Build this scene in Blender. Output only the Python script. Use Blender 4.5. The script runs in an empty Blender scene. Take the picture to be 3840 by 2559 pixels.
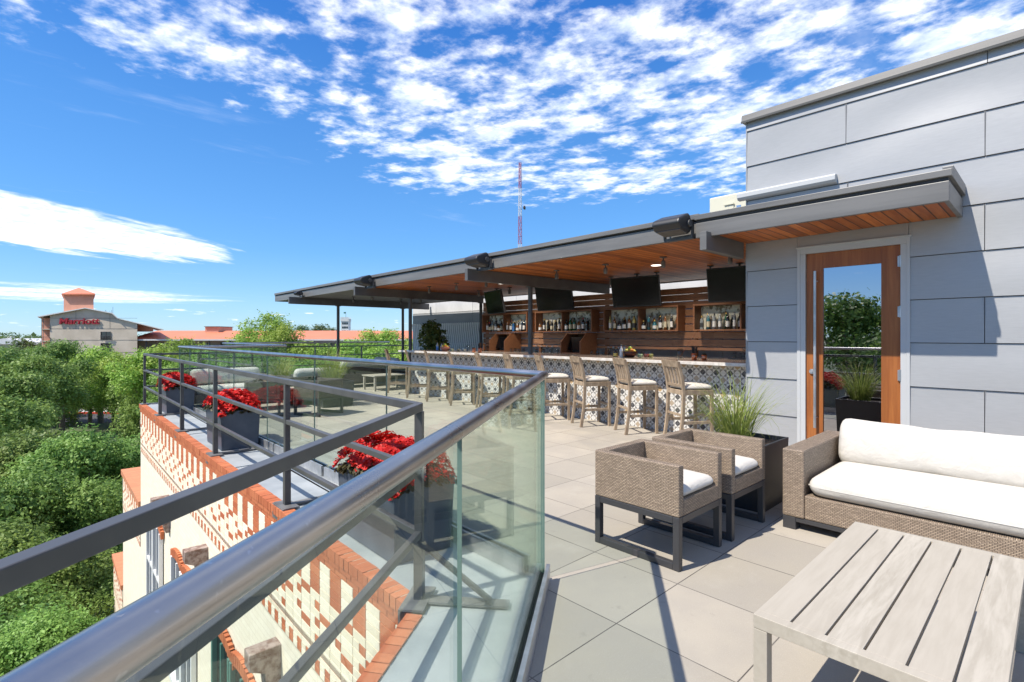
import bpy, math, random
import numpy as np
from mathutils import Vector, Matrix, Euler
R = math.radians
sc = bpy.context.scene
col = sc.collection
# ------------------------------------------------------------------ camera
TH = 0.7509            # heading: the world y axis runs along the bar, x into the wall
CH = 1.461
F, PX, HY = 1916.83, 3840.0, 1261.63
cd = bpy.data.cameras.new('camera'); cam = bpy.data.objects.new('camera', cd); col.objects.link(cam)
cam.location = (0, 0, CH); cam.rotation_euler = (R(90), 0, -TH)
cd.sensor_width = 36; cd.lens = 36 * F / PX; cd.shift_y = -(1279.5 - HY) / PX
cd.clip_start = 0.05; cd.clip_end = 9000
sc.camera = cam
SD = Vector((0.95, -0.255, -1.417)).normalized()      # the way sunlight travels
# ------------------------------------------------------------------ light
sun = bpy.data.lights.new('sun', 'SUN'); sun.energy = 4.9; sun.angle = R(0.5); sun.color = (1, 0.93, 0.83)
so = bpy.data.objects.new('sun', sun); so.rotation_euler = SD.to_track_quat('-Z', 'Y').to_euler(); col.objects.link(so)
sc.view_settings.view_transform = 'Standard'; sc.view_settings.look = 'None'
sc.view_settings.exposure = 0.48; sc.view_settings.gamma = 1
try: sc.view_settings.use_curve_mapping = False
except Exception: pass
sc.cycles.max_bounces = 9; sc.cycles.transparent_max_bounces = 24; sc.cycles.glossy_bounces = 4
sc.cycles.use_denoising = True
sc.cycles.sample_clamp_indirect = 6

class NT:
    """small helper for node trees"""
    def __init__(s, tree): s.t = tree; s.n = tree.nodes; s.l = tree.links
    def node(s, typ, **kw):
        x = s.n.new(typ)
        for k_, v in kw.items(): setattr(x, k_, v)
        return x
    def put(s, sock, v):
        if v is None: return
        if isinstance(v, bpy.types.NodeSocket): s.l.new(v, sock)
        else:
            if hasattr(sock, 'default_value'):
                if isinstance(v, (tuple, list)) and len(v) == 3 and sock.type == 'RGBA': v = (*v, 1)
                sock.default_value = v
    def math(s, op, a, b=None, c=None, clamp=False):
        x = s.node('ShaderNodeMath', operation=op); x.use_clamp = clamp
        s.put(x.inputs[0], a); s.put(x.inputs[1], b)
        if c is not None: s.put(x.inputs[2], c)
        return x.outputs[0]
    def mix(s, f, a, b, blend='MIX'):
        x = s.node('ShaderNodeMix', data_type='RGBA', blend_type=blend)
        s.put(x.inputs[0], f); s.put(x.inputs[6], a); s.put(x.inputs[7], b); return x.outputs[2]
    def noise(s, vec, scale, detail=3, rough=0.5, dist=0.0):
        x = s.node('ShaderNodeTexNoise'); s.put(x.inputs['Vector'], vec)
        x.inputs['Scale'].default_value = scale; x.inputs['Detail'].default_value = detail
        x.inputs['Roughness'].default_value = rough; x.inputs['Distortion'].default_value = dist
        return x.outputs['Fac']
    def ramp(s, f, a, b, lo=0.0, hi=1.0, smooth=True):
        x = s.node('ShaderNodeMapRange'); x.interpolation_type = 'SMOOTHSTEP' if smooth else 'LINEAR'
        s.put(x.inputs[0], f); s.put(x.inputs[1], a); s.put(x.inputs[2], b); s.put(x.inputs[3], lo); s.put(x.inputs[4], hi)
        return x.outputs[0]
    def mapping(s, vec, scale=(1, 1, 1), loc=(0, 0, 0), rot=(0, 0, 0)):
        x = s.node('ShaderNodeMapping'); s.put(x.inputs[0], vec)
        x.inputs['Scale'].default_value = scale; x.inputs['Location'].default_value = loc; x.inputs['Rotation'].default_value = rot
        return x.outputs[0]
    def comb(s, x, y, z=0.0):
        c = s.node('ShaderNodeCombineXYZ'); s.put(c.inputs[0], x); s.put(c.inputs[1], y); s.put(c.inputs[2], z); return c.outputs[0]
    def sep(s, v):
        c = s.node('ShaderNodeSeparateXYZ'); s.put(c.inputs[0], v); return c.outputs

# ------------------------------------------------------------------ sky with cloud field
w = bpy.data.worlds.new('World'); sc.world = w; w.use_nodes = True
T = NT(w.node_tree); T.n.clear()
out = T.node('ShaderNodeOutputWorld'); bg = T.node('ShaderNodeBackground'); bg.inputs[1].default_value = 0.122
sky = T.node('ShaderNodeTexSky', sky_type='NISHITA'); sky.sun_disc = False
sky.sun_elevation = math.asin(-SD.z); sky.sun_rotation = math.atan2(-SD.x, -SD.y)
sky.altitude = 200; sky.air_density = 1.0; sky.dust_density = 0.0; sky.ozone_density = 3.0
hs = T.node('ShaderNodeHueSaturation'); T.l.new(sky.outputs[0], hs.inputs['Color']); hs.inputs['Saturation'].default_value = 1.3; hs.inputs['Value'].default_value = 1.0
D = T.node('ShaderNodeTexCoord').outputs['Generated']
dx, dy, dz = T.sep(D)
tint = T.mix(T.ramp(dz, 0.0, 0.36, 0, 1, False), (0.60, 0.79, 1.12), (1.06, 1.14, 1.24))
skyc = T.mix(1.0, hs.outputs[0], tint, 'MULTIPLY')
grad = T.mix(T.ramp(dz, 0.0, 0.15, 0, 1, False), (2.7, 4.4, 6.0), (1.15, 2.95, 5.6))
grad = T.mix(T.ramp(dz, 0.15, 0.55, 0, 1, False), grad, (0.22, 1.1, 4.2))
skyc = T.mix(0.55, skyc, grad)
zz = T.math('MAXIMUM', dz, 0.012)
u = T.math('DIVIDE', dx, zz); v = T.math('DIVIDE', dy, zz)
uv = T.comb(u, v, 0)
n_big = T.noise(T.mapping(uv, (1, 1, 1), (1.3, 0.4, 0)), 1.15, 5, 0.55)
n_med = T.noise(T.mapping(uv, (1.25, .95, 1), (3.1, 1.7, 0), (0, 0, 0.75)), 4.9, 8, 0.58, 0.1)
n_fine = T.noise(T.mapping(uv, (1.0, 1.6, 1), (5, 9, 2), (0, 0, 0.9)), 17, 5, 0.6)
# the broken field: edge runs v = 2.3 + .4u, fades beyond r = 4.6
edge = T.math('SUBTRACT', T.math('MULTIPLY_ADD', u, 0.40, 2.80), v)
rr = T.math('SQRT', T.math('ADD', T.math('MULTIPLY', u, u), T.math('MULTIPLY', v, v)))
m1 = T.ramp(edge, -0.45, 0.95)
m1 = T.math('MULTIPLY', m1, T.ramp(rr, 3.3, 5.0, 1, 0))
left = T.ramp(u, -0.2, 0.9, 0.88, 1.0)
m1 = T.math('MULTIPLY', m1, left)
f = T.math('ADD', T.math('MULTIPLY', n_med, 0.66), T.math('MULTIPLY', n_big, 0.42))
f = T.math('ADD', f, T.math('MULTIPLY', n_fine, 0.16))
f = T.math('ADD', f, T.math('MULTIPLY_ADD', m1, 0.44, -0.44))
c1 = T.ramp(f, 0.525, 0.76)
# long band on the left
def band(uc, vc, ru, rv, rot, sx, seed, lo, hi):
    p = T.mapping(T.comb(T.math('SUBTRACT', u, uc), T.math('SUBTRACT', v, vc), 0), (1, 1, 1), (0, 0, 0), (0, 0, rot))
    a, b, _z = T.sep(p)
    e = T.math('ADD', T.math('POWER', T.math('ABSOLUTE', T.math('DIVIDE', a, ru)), 2.0), T.math('POWER', T.math('ABSOLUTE', T.math('DIVIDE', b, rv)), 2.0))
    n = T.noise(T.mapping(p, sx, (seed, seed * .3, 0)), 1.0, 6, 0.6, 0.3)
    g = T.math('ADD', n, T.math('MULTIPLY', T.math('SUBTRACT', 1.0, e), 0.36))
    return T.ramp(g, lo, hi)
c2 = band(0.0, 6.55, 2.15, 1.35, R(-44), (0.6, 1.9, 1), 2.0, 0.50, 0.74)
c3 = band(0.8, 16.5, 3.6, 3.6, R(0), (0.3, 0.9, 1), 7.0, 0.52, 0.85)
c3 = T.math('MULTIPLY', c3, 0.75)
# thin streaks and little heaps near the horizon
n_lo = T.noise(T.mapping(D, (9, 9, 60)), 3.0, 5, 0.55)
c4 = T.math('MULTIPLY', T.ramp(n_lo, 0.60, 0.70), T.math('MULTIPLY', T.ramp(dz, 0.0, 0.02), T.ramp(dz, 0.035, 0.06, 1, 0)))
c4 = T.math('MULTIPLY', c4, 0.8)
n_wisp = T.noise(T.mapping(uv, (0.5, 1.5, 1), (8, 2, 0), (0, 0, 0.7)), 1.0, 6, 0.65)
c5 = T.math('MULTIPLY', T.ramp(n_wisp, 0.60, 0.85), 0.3)
cl = T.math('MAXIMUM', T.math('MAXIMUM', c1, c2), T.math('MAXIMUM', T.math('MAXIMUM', c3, c4), c5))
cl = T.math('MULTIPLY', cl, T.ramp(dz, 0.0, 0.03), clamp=True)
shade = T.ramp(T.noise(T.mapping(uv, (1.25, .95, 1), (3.17, 1.63, 0), (0, 0, 0.75)), 4.9, 8, 0.58, 0.1), 0.42, 0.64, 1.0, 0.0)
ccol = T.mix(shade, (5.6, 6.3, 7.7), (9.4, 9.4, 9.5))
fin = T.mix(T.math('MULTIPLY', cl, 0.93), skyc, ccol)
T.l.new(fin, bg.inputs[0]); T.l.new(bg.outputs[0], out.inputs[0])

# ------------------------------------------------------------------ materials
def mat(name, color=(0.5, 0.5, 0.5), rough=0.6, metal=0.0, spec=0.5, fn=None, **kw):
    m = bpy.data.materials.new(name); m.use_nodes = True
    t = NT(m.node_tree); b = m.node_tree.nodes['Principled BSDF']
    b.inputs['Base Color'].default_value = (*color, 1); b.inputs['Roughness'].default_value = rough
    b.inputs['Metallic'].default_value = metal; b.inputs['Specular IOR Level'].default_value = spec
    for k_, v_ in kw.items(): b.inputs[k_.replace('_', ' ')].default_value = v_
    if fn: fn(t, b)
    return m
def obj_co(t): return t.node('ShaderNodeTexCoord').outputs['Object']
def uv_co(t): return t.node('ShaderNodeTexCoord').outputs['UV']
def geo_co(t): return t.node('ShaderNodeNewGeometry').outputs['Position']
def bump(t, b, h, strength=0.3, dist=0.01):
    x = t.node('ShaderNodeBump'); x.inputs['Strength'].default_value = strength; x.inputs['Distance'].default_value = dist
    t.put(x.inputs['Height'], h); t.l.new(x.outputs[0], b.inputs['Normal'])
def vary(c1_, c2_, scale=4, detail=4, stretch=(1, 1, 1), bs=0.0, bd=0.004, co=geo_co, lo=0.35, hi=0.65):
    def fn(t, b):
        n = t.noise(t.mapping(co(t), stretch), scale, detail, 0.6)
        t.l.new(t.mix(t.ramp(n, lo, hi), c1_, c2_), b.inputs['Base Color'])
        if bs: bump(t, b, n, bs, bd)
    return fn
M = {}
M['dark'] = mat('dark_grey_steel', (0.075, 0.073, 0.072), 0.42, 0.0, 0.5, vary((0.062, 0.061, 0.061), (0.092, 0.089, 0.086), 3, 5, bs=0.05))
M['fascia'] = mat('grey_fascia_paint', (0.2, 0.2, 0.2), 0.4, 0.0, 0.5, vary((0.125, 0.122, 0.117), (0.165, 0.161, 0.154), 2, 5, (1, .25, 4), bs=0.03))
M['beam'] = mat('beam_paint', (0.1, 0.1, 0.1), 0.5, fn=vary((0.085, 0.083, 0.082), (0.115, 0.113, 0.11), 2))
def steel_fn(t, b):
    g = geo_co(t); n = t.noise(g, 5, 4, 0.5); n2 = t.noise(g, 120, 3, 0.6)
    t.l.new(t.mix(t.ramp(n, 0.42, 0.72), (0.40, 0.395, 0.39), (0.5, 0.49, 0.48)), b.inputs['Base Color'])
    r = t.math('ADD', t.ramp(n, 0.3, 0.75, 0.27, 0.36), t.ramp(n2, 0.66, 0.74, 0, 0.25)); t.l.new(r, b.inputs['Roughness'])
    bump(t, b, n2, 0.03, 0.001); n3 = t.noise(g, 55, 2, 0.5); t.l.new(t.mix(t.ramp(n3, 0.68, 0.76, 0, 0.3), b.inputs['Base Color'].links[0].from_socket, (0.75, 0.78, 0.82)), b.inputs['Base Color'])
M['steel'] = mat('brushed_pipe', (0.5, 0.5, 0.5), 0.32, 1.0, fn=steel_fn)
M['alu'] = mat('mill_aluminium', (0.5, 0.51, 0.51), 0.4, 0.8, fn=vary((0.42, 0.43, 0.43), (0.6, 0.6, 0.6), 5))
M['stainless'] = mat('stainless_top', (0.55, 0.57, 0.6), 0.25, 0.9)
def glass_mat(name, tint, refl=1.0):
    m = bpy.data.materials.new(name); m.use_nodes = True; t = NT(m.node_tree); t.n.clear()
    o = t.node('ShaderNodeOutputMaterial'); tr = t.node('ShaderNodeBsdfTransparent'); tr.inputs[0].default_value = (*tint, 1)
    gl = t.node('ShaderNodeBsdfGlossy'); gl.inputs['Roughness'].default_value = 0.0; gl.inputs[0].default_value = (0.95, 1, 0.97, 1)
    fr = t.node('ShaderNodeFresnel'); fr.inputs[0].default_value = 1.5
    bf = t.node('ShaderNodeNewGeometry').outputs['Backfacing']
    mx = t.node('ShaderNodeMixShader'); t.l.new(t.math('MULTIPLY', t.math('MULTIPLY', fr.outputs[0], refl), t.math('SUBTRACT', 1.0, bf), clamp=True), mx.inputs[0])
    t.l.new(tr.outputs[0], mx.inputs[1]); t.l.new(gl.outputs[0], mx.inputs[2]); t.l.new(mx.outputs[0], o.inputs[0])
    return m
M['glass'] = glass_mat('greenish_rail_glass', (0.925, 0.968, 0.948), 1.5)
M['glass_edge'] = mat('glass_edge', (0.16, 0.23, 0.20), 0.15)
M['clear'] = glass_mat('clear_tumbler_glass', (0.86, 0.89, 0.9), 1.3)
def paver_fn(t, b):
    g = geo_co(t); s = t.mapping(g, (1, 1, 1), (-2.772 + 0.0, -1.538, 0))
    br = t.node('ShaderNodeTexBrick'); br.offset = 0; br.squash = 1
    t.put(br.inputs['Vector'], t.mapping(s, (1, 1, 1), (0.0, 0.0, 0)))
    br.inputs['Scale'].default_value = 1; br.inputs['Brick Width'].default_value = 0.6096; br.inputs['Row Height'].default_value = 0.6096
    br.inputs['Mortar Size'].default_value = 0.0032; br.inputs['Mortar Smooth'].default_value = 0.25; br.inputs['Bias'].default_value = 0
    br.inputs['Color1'].default_value = (0.325, 0.295, 0.24, 1); br.inputs['Color2'].default_value = (0.43, 0.385, 0.315, 1)
    br.inputs['Mortar'].default_value = (0.05, 0.045, 0.04, 1)
    sp = t.noise(g, 260, 2, 0.6); md = t.noise(g, 2.3, 6, 0.62); st = t.noise(t.mapping(g, (1, 1, 1), (4, 7, 0)), 9, 5, 0.7)
    c = t.mix(t.ramp(md, 0.3, 0.7, 0, 0.45), br.outputs['Color'], (0.30, 0.275, 0.24))
    c = t.mix(t.ramp(sp, 0.62, 0.70, 0, 0.5), c, (0.62, 0.58, 0.52))
    c = t.mix(t.ramp(sp, 0.40, 0.32, 0, 0.35), c, (0.2, 0.18, 0.16))
    c = t.mix(t.ramp(st, 0.60, 0.74, 0, 0.4), c, (0.25, 0.225, 0.19)); c = t.mix(t.ramp(t.noise(t.mapping(g, (1, 1, 1), (9, 2, 0)), 1.1, 5, 0.7), 0.52, 0.75, 0, 0.3), c, (0.50, 0.465, 0.395))
    t.l.new(c, b.inputs['Base Color'])
    bump(t, b, t.math('SUBTRACT', t.math('MULTIPLY', sp, 0.25), br.outputs['Fac']), 0.5, 0.004)
M['paver'] = mat('concrete_pavers', rough=0.85, spec=0.2, fn=paver_fn)
def panel_fn(t, b):
    g = geo_co(t); n = t.noise(t.mapping(g, (1, 0.55, 1.1)), 1.1, 1, 0.3); n2 = t.noise(t.mapping(g, (3, 3, 30)), 3, 4, 0.6)
    t.l.new(t.mix(n2, (0.33, 0.336, 0.34), (0.41, 0.415, 0.418)), b.inputs['Base Color'])
    bump(t, b, n, 0.75, 0.09)
M['panel'] = mat('zinc_wall_panel', rough=0.42, metal=0.12, spec=0.45, fn=panel_fn)
M['seam'] = mat('panel_gap', (0.05, 0.052, 0.055), 0.8)
M['shade_grey_panel'] = mat('shade_grey_wall_panel', (0.3, 0.31, 0.32), 0.55, fn=vary((0.30, 0.31, 0.32), (0.35, 0.36, 0.37), 1.5))  # canopy shade on the lower far wall, put into the panel colour
M['white_panel'] = mat('white_wall_panel', (0.62, 0.63, 0.64), 0.55, fn=vary((0.58, 0.59, 0.6), (0.66, 0.67, 0.68), 1.5))
M['door_glass'] = mat('reflective_door_glass', (0.42, 0.42, 0.46), 0.0, 1.0)
M['white'] = mat('white_paint', (0.78, 0.78, 0.77), 0.5)
M['frame'] = mat('pale_grey_frame', (0.47, 0.48, 0.48), 0.45)
def wood_fn(c1_, c2_, c3_, board=0.13, axis='y', grain=(3, 60, 60), gapc=(0.02, 0.01, 0.006), gap=0.02, use=geo_co):
    def fn(t, b):
        g = use(t); x, y, z = t.sep(g); a = {'x': x, 'y': y, 'z': z}[axis]
        q = t.math('DIVIDE', a, board); fl = t.math('FLOOR', q); fr_ = t.math('FRACT', q)
        wn = t.node('ShaderNodeTexWhiteNoise', noise_dimensions='1D'); t.l.new(fl, wn.inputs['W'])
        gv = t.node('ShaderNodeVectorMath', operation='ADD'); t.l.new(t.mapping(g, grain), gv.inputs[0])
        t.l.new(t.comb(t.math('MULTIPLY', wn.outputs[0], 37.0), 0, t.math('MULTIPLY', wn.outputs[0], 11.0)), gv.inputs[1])
        n = t.noise(gv.outputs[0], 1.0, 5, 0.62, 0.4)
        c = t.mix(t.ramp(n, 0.3, 0.7), c1_, c2_); c = t.mix(t.math('MULTIPLY', wn.outputs[0], 0.75), c, c3_)
        if gap:
            e = t.math('MINIMUM', fr_, t.math('SUBTRACT', 1.0, fr_)); k2 = t.ramp(e, gap * 0.5, gap, 1, 0)
            c = t.mix(k2, c, gapc)
        t.l.new(c, b.inputs['Base Color']); bump(t, b, n, 0.15, 0.002)
    return fn
M['cedar'] = mat('cedar_soffit', rough=0.42, spec=0.35, fn=wood_fn((0.40, 0.105, 0.02), (0.66, 0.22, 0.05), (0.15, 0.036, 0.01), 0.105, 'y', (2.0, 26, 26), gap=.07))
M['walnut'] = mat('brown_board', rough=0.5, spec=0.3, fn=wood_fn((0.30, 0.14, 0.07), (0.44, 0.225, 0.118), (0.20, 0.09, 0.045), 0.72, 'y', (30, 2.0, 30), gap=0))
M['walnut_v'] = mat('brown_shelf_wood', rough=0.45, spec=0.3, fn=wood_fn((0.22, 0.09, 0.042), (0.31, 0.14, 0.066), (0.18, 0.075, 0.035), 0.9, 'y', (22, 3, 22), gap=0))
M['door_wood'] = mat('orange_stained_wood', rough=0.38, spec=0.4, fn=wood_fn((0.28, 0.088, 0.024), (0.46, 0.17, 0.045), (0.22, 0.07, 0.02), 0.21, 'y', (25, 25, 1.6), gap=0))
M['teak'] = mat('weathered_teak', rough=0.7, spec=0.2, fn=vary((0.27, 0.20, 0.135), (0.40, 0.31, 0.215), 2.0, 5, (12, 12, 3), bs=0.2, bd=0.002, co=obj_co))
M['table'] = mat('bleached_table_wood', rough=0.6, spec=0.25, fn=wood_fn((0.345, 0.31, 0.25), (0.455, 0.415, 0.345), (0.395, 0.355, 0.29), 0.1125, 'y', (3.5, 34, 34), gap=0))
def wick(cA, cB, cM):
    def fn(t, b):
        p = uv_co(t)
        br = t.node('ShaderNodeTexBrick'); br.offset = 0.5; t.put(br.inputs['Vector'], p)
        br.inputs['Scale'].default_value = 1; br.inputs['Brick Width'].default_value = 0.023; br.inputs['Row Height'].default_value = 0.0098
        br.inputs['Mortar Size'].default_value = 0.0017; br.inputs['Mortar Smooth'].default_value = 0.4
        br.inputs['Color1'].default_value = (*cA, 1); br.inputs['Color2'].default_value = (*cB, 1); br.inputs['Mortar'].default_value = (*cM, 1)
        n = t.noise(t.mapping(p, (4, 60, 1)), 2.0, 4, 0.6)
        c = t.mix(t.ramp(n, 0.4, 0.65, 0, 0.5), br.outputs['Color'], (0.15, 0.115, 0.085)); t.l.new(c, b.inputs['Base Color'])
        bump(t, b, t.math('SUBTRACT', 1.0, br.outputs['Fac']), 0.9, 0.004)
    return fn
M['wicker'] = mat('taupe_wicker', rough=0.5, spec=0.4, fn=wick((0.47, 0.365, 0.265), (0.33, 0.25, 0.18), (0.05, 0.038, 0.028)))
M['wicker_dark'] = mat('dark_wicker', rough=0.5, spec=0.4, fn=wick((0.12, 0.10, 0.085), (0.08, 0.065, 0.055), (0.02, 0.016, 0.013)))
def fab_fn(t, b):
    p = uv_co(t); g = obj_co(t)
    n = t.noise(t.mapping(g, (900, 900, 900)), 1, 2, 0.6); n2 = t.noise(g, 8, 4, 0.6); n3 = t.noise(g, 3.3, 3, 0.5)
    t.l.new(t.mix(n2, (0.52, 0.49, 0.435), (0.63, 0.60, 0.54)), b.inputs['Base Color'])
    wv = t.noise(t.mapping(g, (2.2, 7, 9)), 1.6, 3, 0.5, 0.6)
    bump(t, b, t.math('ADD', t.math('MULTIPLY', n, 0.12), t.math('ADD', t.math('MULTIPLY', n2, 0.4), t.math('ADD', n3, t.math('MULTIPLY', wv, 0.9)))), 0.5, 0.022)
M['fabric'] = mat('cream_canvas', rough=0.9, spec=0.1, fn=fab_fn)
M['piping'] = mat('cushion_piping', (0.5, 0.48, 0.43), 0.9)
M['black'] = mat('black_plastic', (0.02, 0.02, 0.022), 0.4)
M['chair_frame'] = mat('charcoal_frame', (0.045, 0.045, 0.048), 0.4)
M['screen'] = mat('tv_screen', (0.006, 0.006, 0.007), 0.16, spec=0.25)
M['bracket'] = mat('zinc_dark_bracket', (0.14, 0.138, 0.135), 0.5, fn=vary((0.11, 0.108, 0.106), (0.17, 0.165, 0.16), 9))
M['navy'] = mat('navy_planter', rough=0.45, fn=vary((0.055, 0.068, 0.095), (0.08, 0.095, 0.125), 3, 5))
M['dark_planter'] = mat('black_planter', (0.03, 0.032, 0.037), 0.45)
M['soil'] = mat('soil', (0.05, 0.035, 0.025), 0.95)
M['flash'] = mat('lead_flashing', rough=0.55, metal=0.1, fn=vary((0.30, 0.325, 0.335), (0.39, 0.41, 0.415), 2.5, 6, bs=0.15, bd=0.01))
M['mortar'] = mat('mortar', rough=0.95, fn=vary((0.42, 0.35, 0.26), (0.52, 0.45, 0.35), 8))
def brick_fn(a_, b_, c_):
    def fn(t, b):
        wn = t.node('ShaderNodeNewGeometry').outputs['Random Per Island']; g = geo_co(t)
        n = t.noise(g, 25, 5, 0.65)
        c = t.mix(wn, a_, b_); c = t.mix(t.ramp(n, 0.5, 0.8, 0, 0.6), c, c_); t.l.new(c, b.inputs['Base Color']); bump(t, b, n, 0.4, 0.004)
    return fn
M['brick'] = mat('red_brick', rough=0.85, spec=0.15, fn=brick_fn((0.42, 0.125, 0.058), (0.54, 0.185, 0.085), (0.31, 0.09, 0.045)))
M['cream'] = mat('cream_painted_brick', rough=0.8, spec=0.2, fn=brick_fn((0.76, 0.67, 0.51), (0.84, 0.76, 0.61), (0.64, 0.55, 0.40)))
def creamw(t, b):
    g = geo_co(t); x, y, z = t.sep(g)
    br = t.node('ShaderNodeTexBrick'); t.put(br.inputs['Vector'], t.comb(y, z, 0)); br.inputs['Scale'].default_value = 1
    br.inputs['Brick Width'].default_value = 0.182; br.inputs['Row Height'].default_value = 0.0615; br.inputs['Mortar Size'].default_value = 0.004
    br.inputs['Mortar Smooth'].default_value = 0.6
    br.inputs['Color1'].default_value = (0.80, 0.72, 0.57, 1); br.inputs['Color2'].default_value = (0.84, 0.765, 0.62, 1); br.inputs['Mortar'].default_value = (0.7, 0.62, 0.48, 1)
    n = t.noise(g, 5, 5, 0.6)
    t.l.new(t.mix(t.ramp(n, 0.5, 0.8, 0, 0.4), br.outputs['Color'], (0.68, 0.58, 0.43)), b.inputs['Base Color'])
    bump(t, b, t.math('SUBTRACT', t.math('MULTIPLY', n, 0.4), br.outputs['Fac']), 0.4, 0.004)
M['cream_wall'] = mat('cream_painted_wall', rough=0.85, spec=0.15, fn=creamw)
def topb(t, b):
    g = geo_co(t); x, y, z = t.sep(g)
    br = t.node('ShaderNodeTexBrick'); t.put(br.inputs['Vector'], t.comb(x, y, 0)); br.inputs['Scale'].default_value = 1
    br.inputs['Brick Width'].default_value = 0.3; br.inputs['Row Height'].default_value = 0.07; br.inputs['Mortar Size'].default_value = 0.004
    br.inputs['Color1'].default_value = (0.50, 0.19, 0.09, 1); br.inputs['Color2'].default_value = (0.58, 0.23, 0.11, 1); br.inputs['Mortar'].default_value = (0.3, 0.17, 0.1, 1)
    t.l.new(br.outputs['Color'], b.inputs['Base Color'])
M['brick_top'] = mat('brick_paved_ledge', rough=0.85, fn=topb)
M['corbel'] = mat('weathered_wood_corbel', rough=0.85, fn=vary((0.16, 0.09, 0.065), (0.36, 0.29, 0.25), 14, 5, bs=0.3))
M['green_frame'] = mat('green_shutter', (0.07, 0.19, 0.16), 0.5)
M['win_dark'] = mat('dark_window_glass', (0.012, 0.013, 0.015), 0.02, spec=0.9)
# bar front tile: diamonds in a square grid
def bartile(t, b):
    g = geo_co(t); x, y, z = t.sep(g); S_ = 0.2
    a = t.math('DIVIDE', t.math('ADD', y, 0.05), S_); c = t.math('DIVIDE', t.math('ADD', z, 0.06), S_)
    fa = t.math('FRACT', a); fc = t.math('FRACT', c)
    ca = t.math('ABSOLUTE', t.math('SUBTRACT', fa, 0.5)); cc = t.math('ABSOLUTE', t.math('SUBTRACT', fc, 0.5))
    ea = t.math('SUBTRACT', 0.5, ca); ec = t.math('SUBTRACT', 0.5, cc)
    dc = t.math('LESS_THAN', t.math('ADD', ca, cc), 0.245); de = t.math('LESS_THAN', t.math('ADD', ea, ec), 0.245)
    def gtri(e_, p_): return t.math('MULTIPLY', t.math('MULTIPLY', t.math('LESS_THAN', e_, 0.25), t.math('LESS_THAN', p_, 0.25)), t.math('GREATER_THAN', t.math('ADD', e_, p_), 0.25))
    tri = t.math('MAXIMUM', gtri(ea, cc), gtri(ec, ca))
    wn = t.node('ShaderNodeTexWhiteNoise', noise_dimensions='2D'); t.l.new(t.comb(t.math('FLOOR', a), t.math('FLOOR', c), 0), wn.inputs['Vector'])
    row = t.math('FRACT', t.math('MULTIPLY', t.math('FLOOR', c), 0.5))
    dcol = t.mix(t.math('GREATER_THAN', row, 0.25), (0.40, 0.32, 0.23), (0.47, 0.33, 0.18))
    base = t.mix(tri, (0.66, 0.65, 0.62), (0.21, 0.20, 0.185))
    c0 = t.mix(dc, base, dcol); c0 = t.mix(de, c0, (0.03, 0.03, 0.038))
    ga = t.math('LESS_THAN', t.math('MINIMUM', ea, ec), 0.012)
    c0 = t.mix(t.math('MULTIPLY', ga, 0.7), c0, (0.2, 0.2, 0.2))
    c0 = t.mix(t.math('MULTIPLY', wn.outputs[0], 0.12), c0, (0.5, 0.48, 0.44))
    t.l.new(c0, b.inputs['Base Color'])
M['bartile'] = mat('patterned_cement_tile', rough=0.5, fn=bartile)
M['counter'] = mat('stone_counter', rough=0.16, spec=0.5, fn=vary((0.36, 0.30, 0.25), (0.46, 0.39, 0.33), 6))
M['counter_edge'] = mat('pale_stone_edge', rough=0.4, fn=vary((0.52, 0.48, 0.42), (0.66, 0.62, 0.56), 12))
M['bark'] = mat('birch_back_panel', rough=0.8, fn=vary((0.24, 0.2, 0.12), (0.8, 0.77, 0.62), 9, 6, (1, 1, 1), bs=0.6, bd=0.02, lo=0.38, hi=0.52))
def leafm(name, c1_, c2_, tr=0.35, var=True):
    m = bpy.data.materials.new(name); m.use_nodes = True; t = NT(m.node_tree); b = t.n['Principled BSDF']
    rp = t.node('ShaderNodeNewGeometry').outputs['Random Per Island']; oi = t.node('ShaderNodeObjectInfo').outputs['Random']
    n = t.noise(geo_co(t), 0.55, 3, 0.6)
    c = t.mix(t.math('MULTIPLY', t.math('ADD', rp, t.ramp(n, 0.35, 0.65)), 0.5), c1_, c2_)
    h_ = t.node('ShaderNodeHueSaturation'); t.l.new(c, h_.inputs['Color']); t.l.new(t.math('MULTIPLY_ADD', oi, 0.25, 0.88), h_.inputs['Value'])
    if var: t.l.new(t.math('MULTIPLY_ADD', oi, 0.03, 0.485), h_.inputs['Hue'])
    t.l.new(h_.outputs[0], b.inputs['Base Color']); b.inputs['Roughness'].default_value = 0.5; b.inputs['Specular IOR Level'].default_value = 0.28
    tl = t.node('ShaderNodeBsdfTranslucent'); t.l.new(h_.outputs[0], tl.inputs[0]); ms = t.node('ShaderNodeMixShader'); ms.inputs[0].default_value = tr
    t.l.new(b.outputs[0], ms.inputs[1]); t.l.new(tl.outputs[0], ms.inputs[2]); t.l.new(ms.outputs[0], t.n['Material Output'].inputs[0])
    return m
M['leaf_oak'] = leafm('live_oak_leaf', (0.105, 0.215, 0.04), (0.32, 0.46, 0.115))
M['leaf_dark'] = leafm('dark_oak_leaf', (0.09, 0.185, 0.04), (0.26, 0.38, 0.09))
M['leaf_light'] = leafm('spring_leaf', (0.20, 0.34, 0.05), (0.42, 0.55, 0.11))
M['leaf_far'] = leafm('far_leaf', (0.09, 0.14, 0.05), (0.15, 0.21, 0.08))
M['leaf_bush'] = leafm('magnolia_leaf', (0.06, 0.11, 0.025), (0.26, 0.28, 0.06), 0.2)
M['blade'] = leafm('grass_blade', (0.16, 0.24, 0.045), (0.42, 0.42, 0.12), 0.35)
M['petal'] = leafm('red_petal', (0.42, 0.006, 0.008), (0.85, 0.03, 0.015), 0.25, False)
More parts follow.
